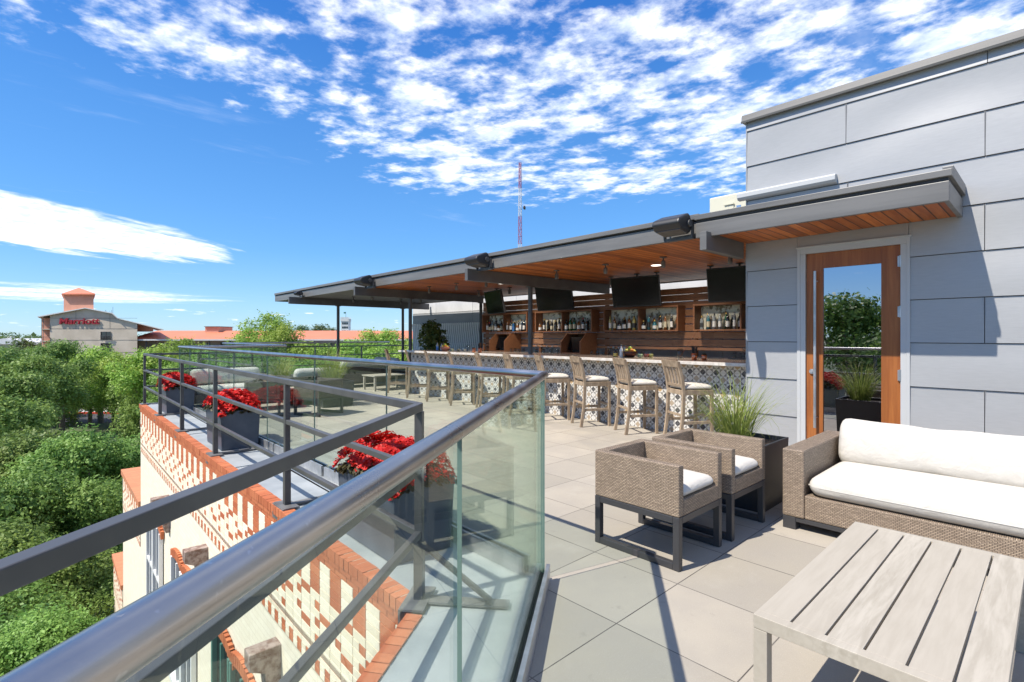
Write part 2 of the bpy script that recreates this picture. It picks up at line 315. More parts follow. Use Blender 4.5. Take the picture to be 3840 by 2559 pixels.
M['begleaf'] = leafm('bronze_leaf', (0.05, 0.022, 0.012), (0.07, 0.075, 0.02), 0.1, False)
M['bark_t'] = mat('tree_bark', rough=0.9, fn=vary((0.10, 0.08, 0.06), (0.2, 0.165, 0.13), 6))
M['ground'] = mat('town_ground', rough=0.95, fn=vary((0.07, 0.10, 0.035), (0.18, 0.17, 0.12), 0.05, 6))
M['asphalt'] = mat('asphalt', (0.06, 0.06, 0.062), 0.9)
M['curb'] = mat('red_curb_paint', (0.6, 0.06, 0.03), 0.7)
def roof_fn(t, b):
    o = obj_co(t); x, y, z = t.sep(o)
    fr_ = t.math('FRACT', t.math('DIVIDE', x, 0.62)); k2 = t.ramp(t.math('ABSOLUTE', t.math('SUBTRACT', fr_, 0.5)), 0.42, 0.49)
    n = t.noise(o, 0.35, 4, 0.6)
    c = t.mix(n, (0.56, 0.17, 0.085), (0.68, 0.23, 0.12)); c = t.mix(t.math('MULTIPLY', k2, 0.35), c, (0.3, 0.09, 0.05)); t.l.new(c, b.inputs['Base Color'])
M['roof'] = mat('orange_metal_roof', rough=0.6, fn=roof_fn)
M['stucco'] = mat('beige_stucco', rough=0.9, fn=vary((0.47, 0.40, 0.31), (0.55, 0.475, 0.375), 0.3, 5))
M['pink'] = mat('salmon_stucco', rough=0.9, fn=vary((0.58, 0.27, 0.18), (0.66, 0.32, 0.22), 0.3, 5))
M['signred'] = mat('red_sign_letter', (0.30, 0.008, 0.02), 0.6)
M['tower_w'] = mat('pale_concrete', (0.6, 0.6, 0.58), 0.8)
M['mast_r'] = mat('mast_red', (0.35, 0.04, 0.05), 0.6)
M['ac'] = mat('ivory_plastic', (0.62, 0.6, 0.47), 0.5)
M['copper'] = mat('copper', (0.7, 0.27, 0.14), 0.28, 0.9)
M['lamp_w'] = mat('downlight_disc', (0.85, 0.83, 0.78), 0.4, Emission_Color=(1, .93, .8, 1), Emission_Strength=2.0)
M['shutter_w'] = mat('pale_shutter', (0.55, 0.6, 0.58), 0.6)

# ------------------------------------------------------------------ mesh building
class MB:
    def __init__(s): s.v = []; s.f = []; s.m = []; s.sm = []
    def add(s, vs, fs, m=0, smooth=False):
        o = len(s.v); s.v += [tuple(p) for p in vs]; s.f += [tuple(i + o for i in q) for q in fs]; s.m += [m] * len(fs); s.sm += [smooth] * len(fs); return s
    def box(s, x0, x1, y0, y1, z0, z1, m=0):
        vs = [(x, y, z) for z in (z0, z1) for y in (y0, y1) for x in (x0, x1)]
        return s.add(vs, [(0, 2, 3, 1), (4, 5, 7, 6), (0, 1, 5, 4), (2, 6, 7, 3), (0, 4, 6, 2), (1, 3, 7, 5)], m)
    def bar(s, a, b, wd, ht, m=0, up=(0, 0, 1)):
        a = Vector(a); b = Vector(b); d = (b - a).normalized(); upv = Vector(up)
        sd = d.cross(upv)
        if sd.length < 1e-4: sd = d.cross(Vector((1, 0, 0)))
        sd.normalize(); u2 = sd.cross(d).normalized(); sd *= wd / 2; u2 *= ht / 2
        vs = [p + i * sd + j * u2 for p in (a, b) for (i, j) in ((-1, -1), (1, -1), (1, 1), (-1, 1))]
        return s.add(vs, [(0, 3, 2, 1), (4, 5, 6, 7), (0, 1, 5, 4), (1, 2, 6, 5), (2, 3, 7, 6), (3, 0, 4, 7)], m)
    def tube(s, pts, rad, n=12, m=0, cap=True):
        pts = [Vector(p) for p in pts]; rad = rad if isinstance(rad, (list, tuple)) else [rad] * len(pts)
        vs = []; prev = None
        for i, p in enumerate(pts):
            d = (pts[min(i + 1, len(pts) - 1)] - pts[max(i - 1, 0)]).normalized()
            if prev is None: prev = d.orthogonal().normalized()
            sx = (prev - d * prev.dot(d)).normalized(); prev = sx; sy = d.cross(sx)
            for k_ in range(n):
                a = 2 * math.pi * k_ / n; vs.append(p + rad[i] * (math.cos(a) * sx + math.sin(a) * sy))
        fs = [(i * n + k_, i * n + (k_ + 1) % n, (i + 1) * n + (k_ + 1) % n, (i + 1) * n + k_) for i in range(len(pts) - 1) for k_ in range(n)]
        s.add(vs, fs, m, True)
        if cap:
            s.add(vs[:n], [tuple(range(n))[::-1]], m); s.add(vs[-n:], [tuple(range(n))], m)
        return s
    def lathe(s, prof, c=(0, 0, 0), n=16, m=0):
        vs = []; fs = []
        for (r, z) in prof:
            for k_ in range(n):
                a = 2 * math.pi * k_ / n; vs.append((c[0] + r * math.cos(a), c[1] + r * math.sin(a), c[2] + z))
        for i in range(len(prof) - 1):
            for k_ in range(n): fs.append((i * n + k_, i * n + (k_ + 1) % n, (i + 1) * n + (k_ + 1) % n, (i + 1) * n + k_))
        return s.add(vs, fs, m, True)
    def prism(s, poly, axis, a, b, m=0):
        """poly: 2d points in the plane normal to axis"""
        def P(p, t):
            return {'x': (t, p[0], p[1]), 'y': (p[0], t, p[1]), 'z': (p[0], p[1], t)}[axis]
        n = len(poly); vs = [P(p, a) for p in poly] + [P(p, b) for p in poly]
        fs = [tuple(range(n))[::-1], tuple(range(n, 2 * n))] + [(i, (i + 1) % n, n + (i + 1) % n, n + i) for i in range(n)]
        return s.add(vs, fs, m)
    def cush(s, x0, x1, y0, y1, z0, z1, e=0.04, crown=0.02, nx=10, ny=10, m=0):
        """rounded pillow block"""
        def prof(t):  # edge roll
            return 1 - (1 - min(1, t)) ** 2.4
        vs = []; fs = []; zm = (z0 + z1) / 2; hh = (z1 - z0) / 2
        sx = [0, .03, .1, .25] + [i / nx for i in range(1, nx)][2:-2] + [.75, .9, .97, 1]
        sx = sorted(set([0, .05 * e / (x1 - x0), .2 * e / (x1 - x0), .45 * e / (x1 - x0), .75 * e / (x1 - x0), 1.2 * e / (x1 - x0)] + [i / nx for i in range(1, nx)] + [1 - 1.2 * e / (x1 - x0), 1 - .75 * e / (x1 - x0), 1 - .45 * e / (x1 - x0), 1 - .2 * e / (x1 - x0), 1 - .05 * e / (x1 - x0), 1]))
        sy = sorted(set([0, .05 * e / (y1 - y0), .2 * e / (y1 - y0), .45 * e / (y1 - y0), .75 * e / (y1 - y0), 1.2 * e / (y1 - y0)] + [i / ny for i in range(1, ny)] + [1 - 1.2 * e / (y1 - y0), 1 - .75 * e / (y1 - y0), 1 - .45 * e / (y1 - y0), 1 - .2 * e / (y1 - y0), 1 - .05 * e / (y1 - y0), 1]))
        for side in (1, -1):
            for b_ in sy:
                for a_ in sx:
                    X_ = x0 + a_ * (x1 - x0); Y_ = y0 + b_ * (y1 - y0); rc = e * 1.1
                    dX = min(X_ - x0, x1 - X_); dY = min(Y_ - y0, y1 - Y_); dm = min(dX, dY)
                    if dX < rc and dY < rc:
                        p_ = (rc - dX) / rc; q_ = (rc - dY) / rc; p2 = p_ * math.sqrt(1 - q_ * q_ / 2); q2 = q_ * math.sqrt(1 - p_ * p_ / 2)
                        X_ += (p_ - p2) * rc * (1 if X_ < (x0 + x1) / 2 else -1); Y_ += (q_ - q2) * rc * (1 if Y_ < (y0 + y1) / 2 else -1); dm = rc * (1 - math.sqrt(p2 * p2 + q2 * q2))
                    tt = min(1, max(0, dm / e)); k_ = math.sqrt(max(0, 1 - (1 - tt) ** 2)) * .93 + .07 * tt
                    cr = crown * math.sin(math.pi * a_) ** .7 * math.sin(math.pi * b_) ** .7 if 0 < a_ < 1 and 0 < b_ < 1 else 0
                    vs.append((X_, Y_, zm + side * (hh * k_ + (cr if side > 0 else 0))))
        nxs = len(sx); nys = len(sy); o = nxs * nys
        for j in range(nys - 1):
            for i in range(nxs - 1):
                q = (j * nxs + i, j * nxs + i + 1, (j + 1) * nxs + i + 1, (j + 1) * nxs + i)
                fs.append(q); fs.append(tuple(o + t_ for t_ in q[::-1]))
        return s.add(vs, fs, m, True)
    def build(s, name, mats, parent=None, loc=(0, 0, 0), rot=(0, 0, 0), bevel=0, seg=2):
        if not isinstance(mats, (list, tuple)): mats = [mats]
        me = bpy.data.meshes.new(name); me.from_pydata(s.v, [], s.f)
        for m_ in mats: me.materials.append(m_)
        me.polygons.foreach_set('material_index', s.m); me.polygons.foreach_set('use_smooth', s.sm)
        V = np.array(s.v, dtype=np.float32).reshape(-1, 3)
        me.update()
        N = np.zeros(len(me.polygons) * 3, np.float32); me.polygons.foreach_get('normal', N); N = np.abs(N.reshape(-1, 3))
        lt = np.zeros(len(me.polygons), np.int32); me.polygons.foreach_get('loop_total', lt)
        li = np.zeros(len(me.loops), np.int32); me.loops.foreach_get('vertex_index', li)
        ax = np.repeat(N.argmax(1), lt); P = V[li]
        U = np.where((ax == 0)[:, None], P[:, [1, 2]], np.where((ax == 1)[:, None], P[:, [0, 2]], P[:, [0, 1]]))
        lay = me.uv_layers.new(name='UVMap'); lay.data.foreach_set('uv', U.astype(np.float32).ravel())
        o = bpy.data.objects.new(name, me); col.objects.link(o); o.location = loc; o.rotation_euler = rot
        if parent: o.parent = parent
        if bevel:
            b_ = o.modifiers.new('bevel', 'BEVEL'); b_.width = bevel; b_.segments = seg; b_.limit_method = 'ANGLE'; b_.harden_normals = False
        return o
def tag(o, label=None, cat=None, group=None, kind=None):
    if label: o['label'] = label
    if cat: o['category'] = cat
    if group: o['group'] = group
    if kind: o['kind'] = kind
    return o
def thing(name, label, cat, loc=(0, 0, 0), rz=0.0, group=None):
    o = bpy.data.objects.new(name, None); col.objects.link(o); o.location = loc; o.rotation_euler = (0, 0, rz); o.empty_display_size = .2
    return tag(o, label, cat, group)
def dup(root, loc, rz=None, label=None, group=None, scale=None, parent=None):
    r = root.copy(); col.objects.link(r); r.location = loc
    if rz is not None: r.rotation_euler = (root.rotation_euler[0], root.rotation_euler[1], rz)
    if label: r['label'] = label
    if group: r['group'] = group
    if scale: r.scale = scale
    for ch in list(root.children):
        c = ch.copy(); col.objects.link(c); c.parent = r
        for g in list(ch.children):
            d = g.copy(); col.objects.link(d); d.parent = c
    return r
def struct(mb, name, mats, **kw):
    o = mb.build(name, mats, **kw); o['kind'] = 'structure'; return o
cT, sT = math.cos(TH), math.sin(TH)
def ray(px, py):                       # px, py: photo pixels (3840 wide) -> world direction, camera depth 1
    X = (px - 1920) / F; return Vector((X * cT + sT, -X * sT + cT, -(py - HY) / F))
def cw(X, Y, z=0.0):                   # camera-frame metres -> world
    return Vector((X * cT + Y * sT, -X * sT + Y * cT, z))
K = 3840 / 2353
rnd = random.Random(7)

# ------------------------------------------------------------------ terrain
GZ = -12.5
g = MB(); g.add([(-6000, -6000, GZ), (6000, -6000, GZ), (6000, 6000, GZ), (-6000, 6000, GZ)], [(0, 1, 2, 3)])
struct(g, 'ground', M['ground'])
# street with red kerb beyond the oaks
a = cw(-88, 97); b_ = cw(-20, 97)
rd = MB(); rd.bar(cw(-130, 87, GZ + .02), cw(30, 87, GZ + .02), 9, .02)
rd.bar(cw(-1, 20, GZ + .02), cw(-60, 20, GZ + .02), 8, .02)
struct(rd, 'road', M['asphalt'])
kb = MB(); kb.bar(cw(-120, 92.2, GZ + .12), cw(20, 92.2, GZ + .12), 1.1, .24)
struct(kb, 'kerb', M['curb'])
sw = MB(); sw.bar(cw(-110, 94.6, GZ + .05), cw(20, 94.6, GZ + .05), 3.4, .1)
struct(sw, 'pavement', M['tower_w'])

# ------------------------------------------------------------------ roof deck
dk = MB()
DECK = [(2.26, 2.125), (2.26, 12.98), (4.5, 12.98), (4.5, 18.7), (10.8, 18.7), (10.8, -8), (-6, -8), (-6, -4.02)]
dk.prism(DECK, 'z', -0.03, 0.0)
struct(dk, 'roof_deck', M['paver'])
exec_parts = True

# ------------------------------------------------------------------ brick building under the deck
AX, AY = 1.49, 2.39
SK = 0.0155
def xo(y): return AX + SK * (y - AY)
BX, BY = xo(13.6), 13.6
dd = Vector((-0.812, -0.584, 0)); dn = Vector((0.584, -0.812, 0))     # outer parapet towards the camera, inward normal
OUT = [(AX, AY), (BX, BY), (3.95, 13.6), (3.95, 19.4), (12.4, 19.4), (12.4, -9), (-6.6, -9), (AX - 0.812 * 9.9, AY - 0.584 * 9.9)]
bb = thing('brick_building', 'brick and cream painted building with chequered parapet under the roof terrace', 'building', (AX, AY, 0))
def off(o): o.location = (-AX, -AY, 0); return o
# metal flashed ledge inside the brick coping
def inset(poly, d):
    n = len(poly); c_ = []
    for i in range(n):
        p0 = Vector(poly[i - 1]); p1 = Vector(poly[i]); p2 = Vector(poly[(i + 1) % n])
        e1 = (p1 - p0).normalized(); e2 = (p2 - p1).normalized()
        n1 = Vector((e1.y, -e1.x)); n2 = Vector((e2.y, -e2.x)); bi = (n1 + n2); bi /= max(.2, bi.dot(n1)); c_.append(tuple(p1 + bi * d))
    return c_
INN = inset(OUT, 0.085)
lg = MB(); lg.prism(INN, 'z', -0.3, -0.012)
off(lg.build('ledge', M['flash'], bb))
for y in (3.9, 6.3, 8.9, 11.6):
    sm = MB(); sm.bar((xo(y) + .09, y, -.008), (2.22, y + .02, -.008), .03, .012); off(sm.build('flashing_joint', M['flash'], bb))
for k_ in (1.4, 3.6, 5.8):
    p = Vector((AX, AY, 0)) + dd * k_ + dn * .09; sm = MB(); sm.bar((p.x, p.y, -.008), (p + dn * .55)[:2] + (-.008,), .03, .012); off(sm.build('flashing_joint', M['flash'], bb))
# wall body
wl = MB(); wl.prism(inset(OUT, 0.012), 'z', GZ, -0.31)
wl.box(0, 0, 0, 0, 0, 0)
off(wl.build('wall', M['cream_wall'], bb))
# lower stepped wings, same facade line
wg = MB()
ya, yb, yc = BY, 17.2, 19.9
def face_prism(m_, y0, y1, z0, z1, t0=0.0, t1=3.0, mi=0):
    m_.prism([(xo(y0) + t0, y0), (xo(y1) + t0, y1), (xo(y1) + t1, y1), (xo(y0) + t1, y0)], 'z', z0, z1, mi)
face_prism(wg, ya + .002, yb, GZ, -2.19, 0.015, 9)
face_prism(wg, yb, yc, GZ, -5.33, 0.015, 9)
off(wg.build('lower_wall', M['cream_wall'], bb))
wt = MB()
face_prism(wt, ya, yb + .03, -2.25, -2.12, -.03, 6); face_prism(wt, yb + .035, yc + .03, -5.38, -5.25, -.03, 6)
off(wt.build('ledge_top', M['brick_top'], bb))
# brick courses on the facade (local frame: y along the wall, x inward)
FR = (0, 0, -math.atan(SK))
def LB(m_, s0, s1, z0, z1, out_=0.0, dp=0.05, mi=0, g_=0.004):
    m_.box(-out_, -out_ + dp, s0 + g_, s1 - g_, z0 + g_, z1 - g_, mi)
Ls = 11.2
mo = MB(); mo.box(0.009, .08, 0, Ls, -1.03, -.002)
mo.build('mortar_bed', M['mortar'], bb, rot=FR)
cp = MB()
n = int(Ls / .068)
for i in range(n):
    if i % 1 == 0: cp.box(-.022 + rnd.uniform(-.002, .002), .082, i * .068 + .003, (i + 1) * .068 - .003, -.072, 0.0 + rnd.uniform(-.002, .002))
for i in range(int(Ls / .182)): LB(cp, i * .182, (i + 1) * .182, -.122, -.074, .012, .06)
for i in range(int(Ls / .182)): LB(cp, i * .182 + .09, (i + 1) * .182 + .09, -.168, -.122, .002, .05)
cp.build('coping', M['brick'], bb, rot=FR)
red = MB(); crm = MB(); H_ = .0625; W_ = .182
def pattern(zt, s0, s1):
    c0 = 0; ns = int((s1 - s0) / W_)
    for c_ in range(ns):
        a_ = s0 + c_ * W_
        for r_ in range(11):
            z1_ = zt - r_ * H_; z0_ = z1_ - H_
            if r_ < 4: m_ = red if c_ % 2 else crm; LB(m_, a_, a_ + W_, z0_, z1_)
            else:
                diag = (c_ + r_) % 4 == 0 or ((c_ - r_) % 4 == 0 and r_ < 8)
                full = diag and r_ % 2 == 0 and r_ < 10; half = diag and r_ % 2 == 1 and r_ < 10
                if full: LB(red, a_, a_ + W_, z0_, z1_)
                elif half: LB(red, a_, a_ + W_ / 2, z0_, z1_); LB(crm, a_ + W_ / 2, a_ + W_, z0_, z1_)
                else: LB(crm, a_, a_ + W_, z0_, z1_)
        z1_ = zt - 11 * H_ + .042
        LB(red, a_, a_ + W_, zt - .69, zt - .64); LB(crm, a_, a_ + W_, zt - .735, zt - .69)
        for r_ in range(2):
            z1_ = zt - .735 - r_ * .052; LB(red, a_, a_ + W_ / 2, z1_ - .052, z1_); LB(crm, a_ + W_ / 2, a_ + W_, z1_ - .052, z1_)
pattern(-.17 + .0, 0, Ls)
# pattern on the lower wings
for (ya_, yb_, za_, zb_) in ((ya - AY, yb - AY, -3.1, -2.25), (yb - AY + .01, yc - AY, -6.2, -5.38)):
    ma = MB(); ma.box(0.0085, .03, ya_, yb_, za_, zb_); ma.build('lower_mortar_bed', M['mortar'], bb, rot=FR)
pattern(-2.27, ya - AY + .02, yb - AY); pattern(-5.40, yb - AY + .03, yc - AY)
red.build('red_brickwork', M['brick'], bb, rot=FR); crm.build('cream_brickwork', M['cream'], bb, rot=FR)
# brick edge of the diagonal parapet
dg = MB()
ang = math.atan2(dd.y, dd.x)
for i in range(140):
    dg.box(i * .068 + .003, (i + 1) * .068 - .003, -.0 , .088, -.072, 0 + rnd.uniform(-.002, .002)) if i > 0 else None
for i in range(52): dg.box(i * .182 + .004, (i + 1) * .182 - .004, .008, .08, -.13, -.076)
dgo = dg.build('diagonal_coping', M['brick'], bb, rot=(0, 0, ang))
# corbels, windows and arches of the storey below
for y in (4.6, 7.3, 10.0):
    c_ = MB(); s_ = y - AY
    c_.prism([(-.24, -1.16), (.03, -1.16), (.03, -1.75), (-.05, -1.75), (-.10, -1.55), (-.12, -1.36), (-.24, -1.3)], 'y', s_ - .075, s_ + .075)
    c_.build('corbel', M['corbel'], bb, rot=FR, bevel=.008)
for yw in (3.35, 5.55, 6.35, 8.25, 9.05, 10.95, 11.75):
    s_ = yw - AY; w_ = .34
    wn = MB(); z0_, z1_ = -3.7, -1.95
    wn.box(-.012, .0, s_ - w_ - .02, s_ + w_ + .02, z0_, z1_, 0)
    wo = wn.build('window', M['win_dark'], bb, rot=FR)
    fr_ = MB()
    for (a_, b__) in ((s_ - w_ - .05, s_ - w_ + .01), (s_ + w_ - .01, s_ + w_ + .05)): fr_.box(-.06, .0, a_, b__, z0_, z1_)
    fr_.box(-.05, -.0, s_ - .02, s_ + .02, z0_, z1_); fr_.box(-.05, .0, s_ - w_, s_ + w_, -2.85, -2.79); fr_.box(-.09, .0, s_ - w_ - .08, s_ + w_ + .08, z0_ - .08, z0_)
    fr_.build('frame', M['green_frame' if yw < 7 else 'white'], wo)
    ar = MB()
    for i in range(13):
        t_ = (i - 6) / 6; yy = s_ + t_ * (w_ + .12); zz_ = -1.78 - .10 * t_ * t_
        ar.box(-.045, .0, yy - .032, yy + .032, zz_ - .13, zz_)
    ar.build('brick_arch', M['brick'], bb, rot=FR)

# ------------------------------------------------------------------ glass railing (inner)
C0 = Vector((2.225, 2.101, 0)); gd = Vector((-.802, -.5972, 0)).normalized(); GT = 1.215
def rail_thing(name, label, loc): return thing(name, label, 'railing', loc, group='railings round the roof terrace')
gr = rail_thing('glass_railing', 'frameless glass railing with fat round steel handrail running past the camera to the corner', C0)
def panel(parent, a_, b_, org):
    a_ = Vector(a_) - org; b_ = Vector(b_) - org
    p = MB(); d_ = (b_ - a_).normalized(); nrm = Vector((-d_.y, d_.x, 0)) * .005
    q0 = a_ + d_ * .004; q1 = b_ - d_ * .004
    vs = []
    for q in (q0, q1):
        for s_ in (-1, 1):
            for z_ in (.03, GT): vs.append(q + nrm * s_ + Vector((0, 0, z_)))
    # 0:q0-,lo 1:q0-,hi 2:q0+,lo 3:q0+,hi 4..7 q1
    p.add(vs, [(0, 1, 5, 4), (2, 6, 7, 3)], 0); p.add(vs, [(0, 2, 3, 1), (4, 5, 7, 6), (1, 3, 7, 5)], 1)
    return p.build('glass_panel', [M['glass'], M['glass_edge']], parent)
sj = [0.02, 1.81, 3.5, 5.0, 6.5, 8.0]
for i in range(5): panel(gr, C0 + gd * sj[i], C0 + gd * sj[i + 1], C0)
h_ = MB(); h_.tube([(0, 0, 1.23), (gd * 8)[:2] + (1.23,)], .0235, 28)
h_.build('handrail', M['steel'], gr)
def shoe(parent, a_, b_, org, name='base_shoe'):
    a_ = Vector(a_) - org; b_ = Vector(b_) - org; d_ = (b_ - a_).normalized(); nrm = Vector((-d_.y, d_.x, 0))
    m_ = MB()
    for s_ in (-1, 1): m_.bar(a_ + nrm * s_ * .024 + Vector((0, 0, .052)), b_ + nrm * s_ * .024 + Vector((0, 0, .052)), .022, .1)
    m_.bar(a_ + Vector((0, 0, .03)), b_ + Vector((0, 0, .03)), .026, .06, 1)
    return m_.build(name, [M['alu'], M['black']], parent)
shoe(gr, C0, C0 + gd * 8, C0)
C1 = Vector((2.27, 12.95, 0))
gr2 = rail_thing('glass_railing', 'frameless glass railing beside the navy planters with handrail meeting the other at the corner', C0)
ys = [2.12, 3.99, 5.57, 7.15, 8.73, 10.31, 11.89, 12.94]
def on(y): return Vector((2.225 + .045 * (y - 2.105) / 10.85, y, 0))
for i in range(7): panel(gr2, on(ys[i]), on(ys[i + 1]), C0)
h_ = MB(); h_.tube([Vector((0, 0, 1.23)), C1 - C0 + Vector((0, 0, 1.23))], .0235, 24); h_.lathe([(.0001, -.0235), (.0166, -.0166), (.0235, 0), (.0166, .0166), (.0001, .0235)], (0, 0, 1.23), 20)
h_.build('handrail', M['steel'], gr2)
m_ = MB(); y = 2.25
while y < 12.8:
    y2 = min(y + 1.46, 12.9); p0 = on(y) - C0; p1 = on(y2) - C0
    m_.bar(p0 + Vector((-.03, 0, .045)), p1 + Vector((-.03, 0, .045)), .02, .11); m_.bar(p0 + Vector((.02, 0, .045)), p1 + Vector((.02, 0, .045)), .02, .11)
    m_.bar(p0 + Vector((-.0, 0, .02)), p1 + Vector((-.0, 0, .02)), .03, .04, 1); y = y2 + .06
m_.build('base_shoe', [M['alu'], M['black']], gr2)
P3 = [Vector((2.27, 12.95, 0)), Vector((4.5, 12.95, 0)), Vector((4.5, 18.7, 0)), Vector((10.6, 18.7, 0))]
lab3 = ['glass railing section across the far end beyond the white bolster sofa', 'glass railing section running back beyond the grass planter', 'glass railing section under the far canopy in front of the treetops']
for i in range(3):
    a_, b_ = P3[i], P3[i + 1]; L_ = (b_ - a_).length; d_ = (b_ - a_) / L_
    t_ = rail_thing('glass_railing', lab3[i], a_); nn = max(1, round(L_ / 1.4))
    for j in range(nn): panel(t_, a_ + d_ * (L_ * j / nn), a_ + d_ * (L_ * (j + 1) / nn), a_)
    h_ = MB(); h_.tube([Vector((0, 0, 1.23)), b_ - a_ + Vector((0, 0, 1.23))], .0265, 14); h_.build('handrail', M['steel'], t_)
    shoe(t_, a_ + d_ * .05, b_ - d_ * .05, a_)

# ------------------------------------------------------------------ dark outer guard rail
def guard(label, pts, posts, brace=None, skip_corner=False):
    org = Vector((*pts[0], 0)); t_ = rail_thing('metal_guardrail', label, org)
    P_ = [Vector((*p, 0)) - org for p in pts]
    for z_, nm, hh in ((1.07, 'top_rail', .045), (.725, 'mid_rail', .038), (.37, 'mid_rail', .038)):
        m_ = MB()
        for i in range(len(P_) - 1): m_.bar(P_[i] + Vector((0, 0, z_)), P_[i + 1] + Vector((0, 0, z_)), .045 if nm == 'top_rail' else .036, hh)
        m_.build(nm, M['dark'], t_, bevel=.004)
    for (px_, py_, inx, iny) in posts:
        p = Vector((px_, py_, 0)) - org; iv = Vector((inx, iny, 0)); tv = Vector((-iny, inx, 0))
        m_ = MB(); m_.bar(p + Vector((0, 0, 0.006)), p + Vector((0, 0, 1.045)), .044, .044, up=(inx, iny, 0)); m_.bar(p + Vector((0, 0, .0)), p + Vector((0, 0, .33)), .052, .052, up=(inx, iny, 0))
        po = m_.build('post', M['dark'], t_, bevel=.003)
        m_ = MB(); m_.bar(p + Vector((0, 0, .31)) + iv * .02, p + iv * .40 + Vector((0, 0, .02)), .012, .05, up=tv)
        m_.build('brace', M['dark'], po)
        m_ = MB(); m_.bar(p - iv * .065 + Vector((0, 0, .006)), p + iv * .50 + Vector((0, 0, .006)), .075, .012)
        m_.bar(p - iv * .078 + Vector((0, 0, -.05)), p - iv * .066 + Vector((0, 0, -.05)), .26, .12); m_.bar(p - iv * .066 + Vector((0, 0, .008)), p + iv * .06 + Vector((0, 0, .008)), .26, .012)
        for q in (-.09, .09):
            m_.tube([p - iv * .088 + tv * q + Vector((0, 0, -.06)), p - iv * .078 + tv * q + Vector((0, 0, -.06))], .009, 8)
        m_.build('bracket', M['bracket'], po)
    return t_
PO = 0.066
def px(y): return xo(y) + PO
CP = (px(2.40) , 2.42)
ddv = Vector((-.788, -.616, 0))
guard('dark square tube guard rail on the brick parapet in front of the red flowers', [CP, (px(13.5), 13.5)],
      [(px(y), y, 1, 0) for y in (4.55, 7.12, 9.26, 11.37, 13.45)])
guard('dark square tube guard rail passing close to the camera, with the corner post', [CP, (CP[0] + ddv.x * 9, CP[1] + ddv.y * 9)],
      [(CP[0] + .0, CP[1] + .0, .65, -.76)] + [(CP[0] + ddv.x * s_, CP[1] + ddv.y * s_, .616, -.788) for s_ in (3.6, 6.2)])
guard('dark guard rail returning across the far end of the terrace', [(px(13.5) + .03, 13.53), (3.92, 13.53)], [(2.75, 13.53, 0, -1), (3.9, 13.53, 0, -1)])
guard('dark guard rail along the far roof edge in front of the treetops', [(3.92, 19.35), (12.3, 19.35)], [(x_, 19.35, 0, -1) for x_ in (4.0, 5.9, 7.8, 9.7, 11.6)])
guard('dark guard rail running back beyond the grass planter', [(4.0, 13.6), (4.0, 19.3)], [(4.0, y_, 1, 0) for y_ in (15.5, 17.4)])

# ------------------------------------------------------------------ grey panelled stair tower
W = 6.65; Y1 = 2.73
tw = thing('stair_tower', 'grey zinc panelled stair tower rising behind the sofa', 'building', (W, Y1, 0))
to = Vector((W, Y1, 0))
def offt(o, p=to): o.location = -p; return o
b0 = MB(); b0.box(W + .03, W + 4.1, -9, 1.10, 0.0, 4.2); b0.box(W + .03, W + 4.1, 1.10, 2.09, 2.47, 4.2); b0.box(W + .03, W + 4.1, 2.09, Y1 - .004, 0, 4.2)
b0.box(W + .25, W + 4.0, 1.101, 2.089, 0.0, 2.469)
offt(b0.build('backing', M['seam'], tw))
rows = [0.0, .493, .94, 1.393, 1.838, 2.283, 2.733, 3.185, 3.62, 4.07, 4.19]
pn = MB()
def wpanel(y0, y1, z0, z1):
    # shingled sheet: lower edge proud, hems all round, slight oil-canning
    nx, nz = max(2, int((y1 - y0) / .12)), 6; vs = []; fs = []
    ph = rnd.uniform(0, 6); am = rnd.uniform(.003, .008)
    for j in range(nz + 1):
        for i in range(nx + 1):
            y = y0 + (y1 - y0) * i / nx; z = z0 + (z1 - z0) * j / nz
            dnt = am * math.sin(math.pi * j / nz) * math.sin(math.pi * i / nx) ** .5 * math.sin(ph + y * 2.3 + z * 3) if 0 < i < nx else 0
            vs.append((W + .004 - .014 * (1 - j / nz) - dnt, y, z))
    for j in range(nz):
        for i in range(nx): q = j * (nx + 1) + i; fs.append((q, q + nx + 1, q + nx + 2, q + 1))
    pn.add(vs, fs, 0, True)
    pn.box(W - .0095, W + .02, y0, y1, z0 - .001, z0 + .006); pn.box(W - .004, W + .02, y0, y0 + .003, z0 + .004, z1); pn.box(W - .004, W + .02, y1 - .003, y1, z0 + .004, z1)
odd = [.49, -2.2, -5.0, -8]; ev = [-.95, -3.7, -6.4]
seams = {0: odd, 1: odd, 2: ev, 3: odd, 4: ev, 5: [.49, -2.2, -5], 6: [1.62, -1.4, -4.2], 7: [.487, -2.2, -5], 8: [1.634, -1.3, -4], 9: [.47, -2.4, -5]}
DL, DR = 2.135, 1.075
for r_ in range(10):
    z0, z1 = rows[r_], rows[r_ + 1]; cuts = [Y1 - .003] + [s_ for s_ in seams[r_]] + [-8.9]
    for a_, b_ in zip(cuts[:-1], cuts[1:]):
        segs = [(b_, a_)]
        if z0 < 2.45:
            zt = z1
            segs = []
            for (lo, hi) in [(b_, a_)]:
                if lo < DL and hi > DR:
                    if hi > DL: segs.append((DL, hi))
                    if lo < DR: segs.append((lo, DR))
                    if z1 > 2.518: wpanel(max(lo, DR), min(hi, DL), 2.518, z1 - .004)
                else: segs.append((lo, hi))
        for lo, hi in segs: wpanel(lo + .003, hi - .003, z0 + .004, z1 - .004)
offt(pn.build('cladding', M['panel'], tw))
sd = MB(); sd.box(W - .006, W + 4.1, Y1 - .003, Y1 + .008, 0, 4.19); offt(sd.build('side_cladding', M['panel'], tw))
cpn = MB(); cpn.prism([(W - .05, 4.185), (W - .055, 4.20), (W - .045, 4.275), (W + .25, 4.30), (W + .25, 4.185)], 'y', -9, Y1 + .045)
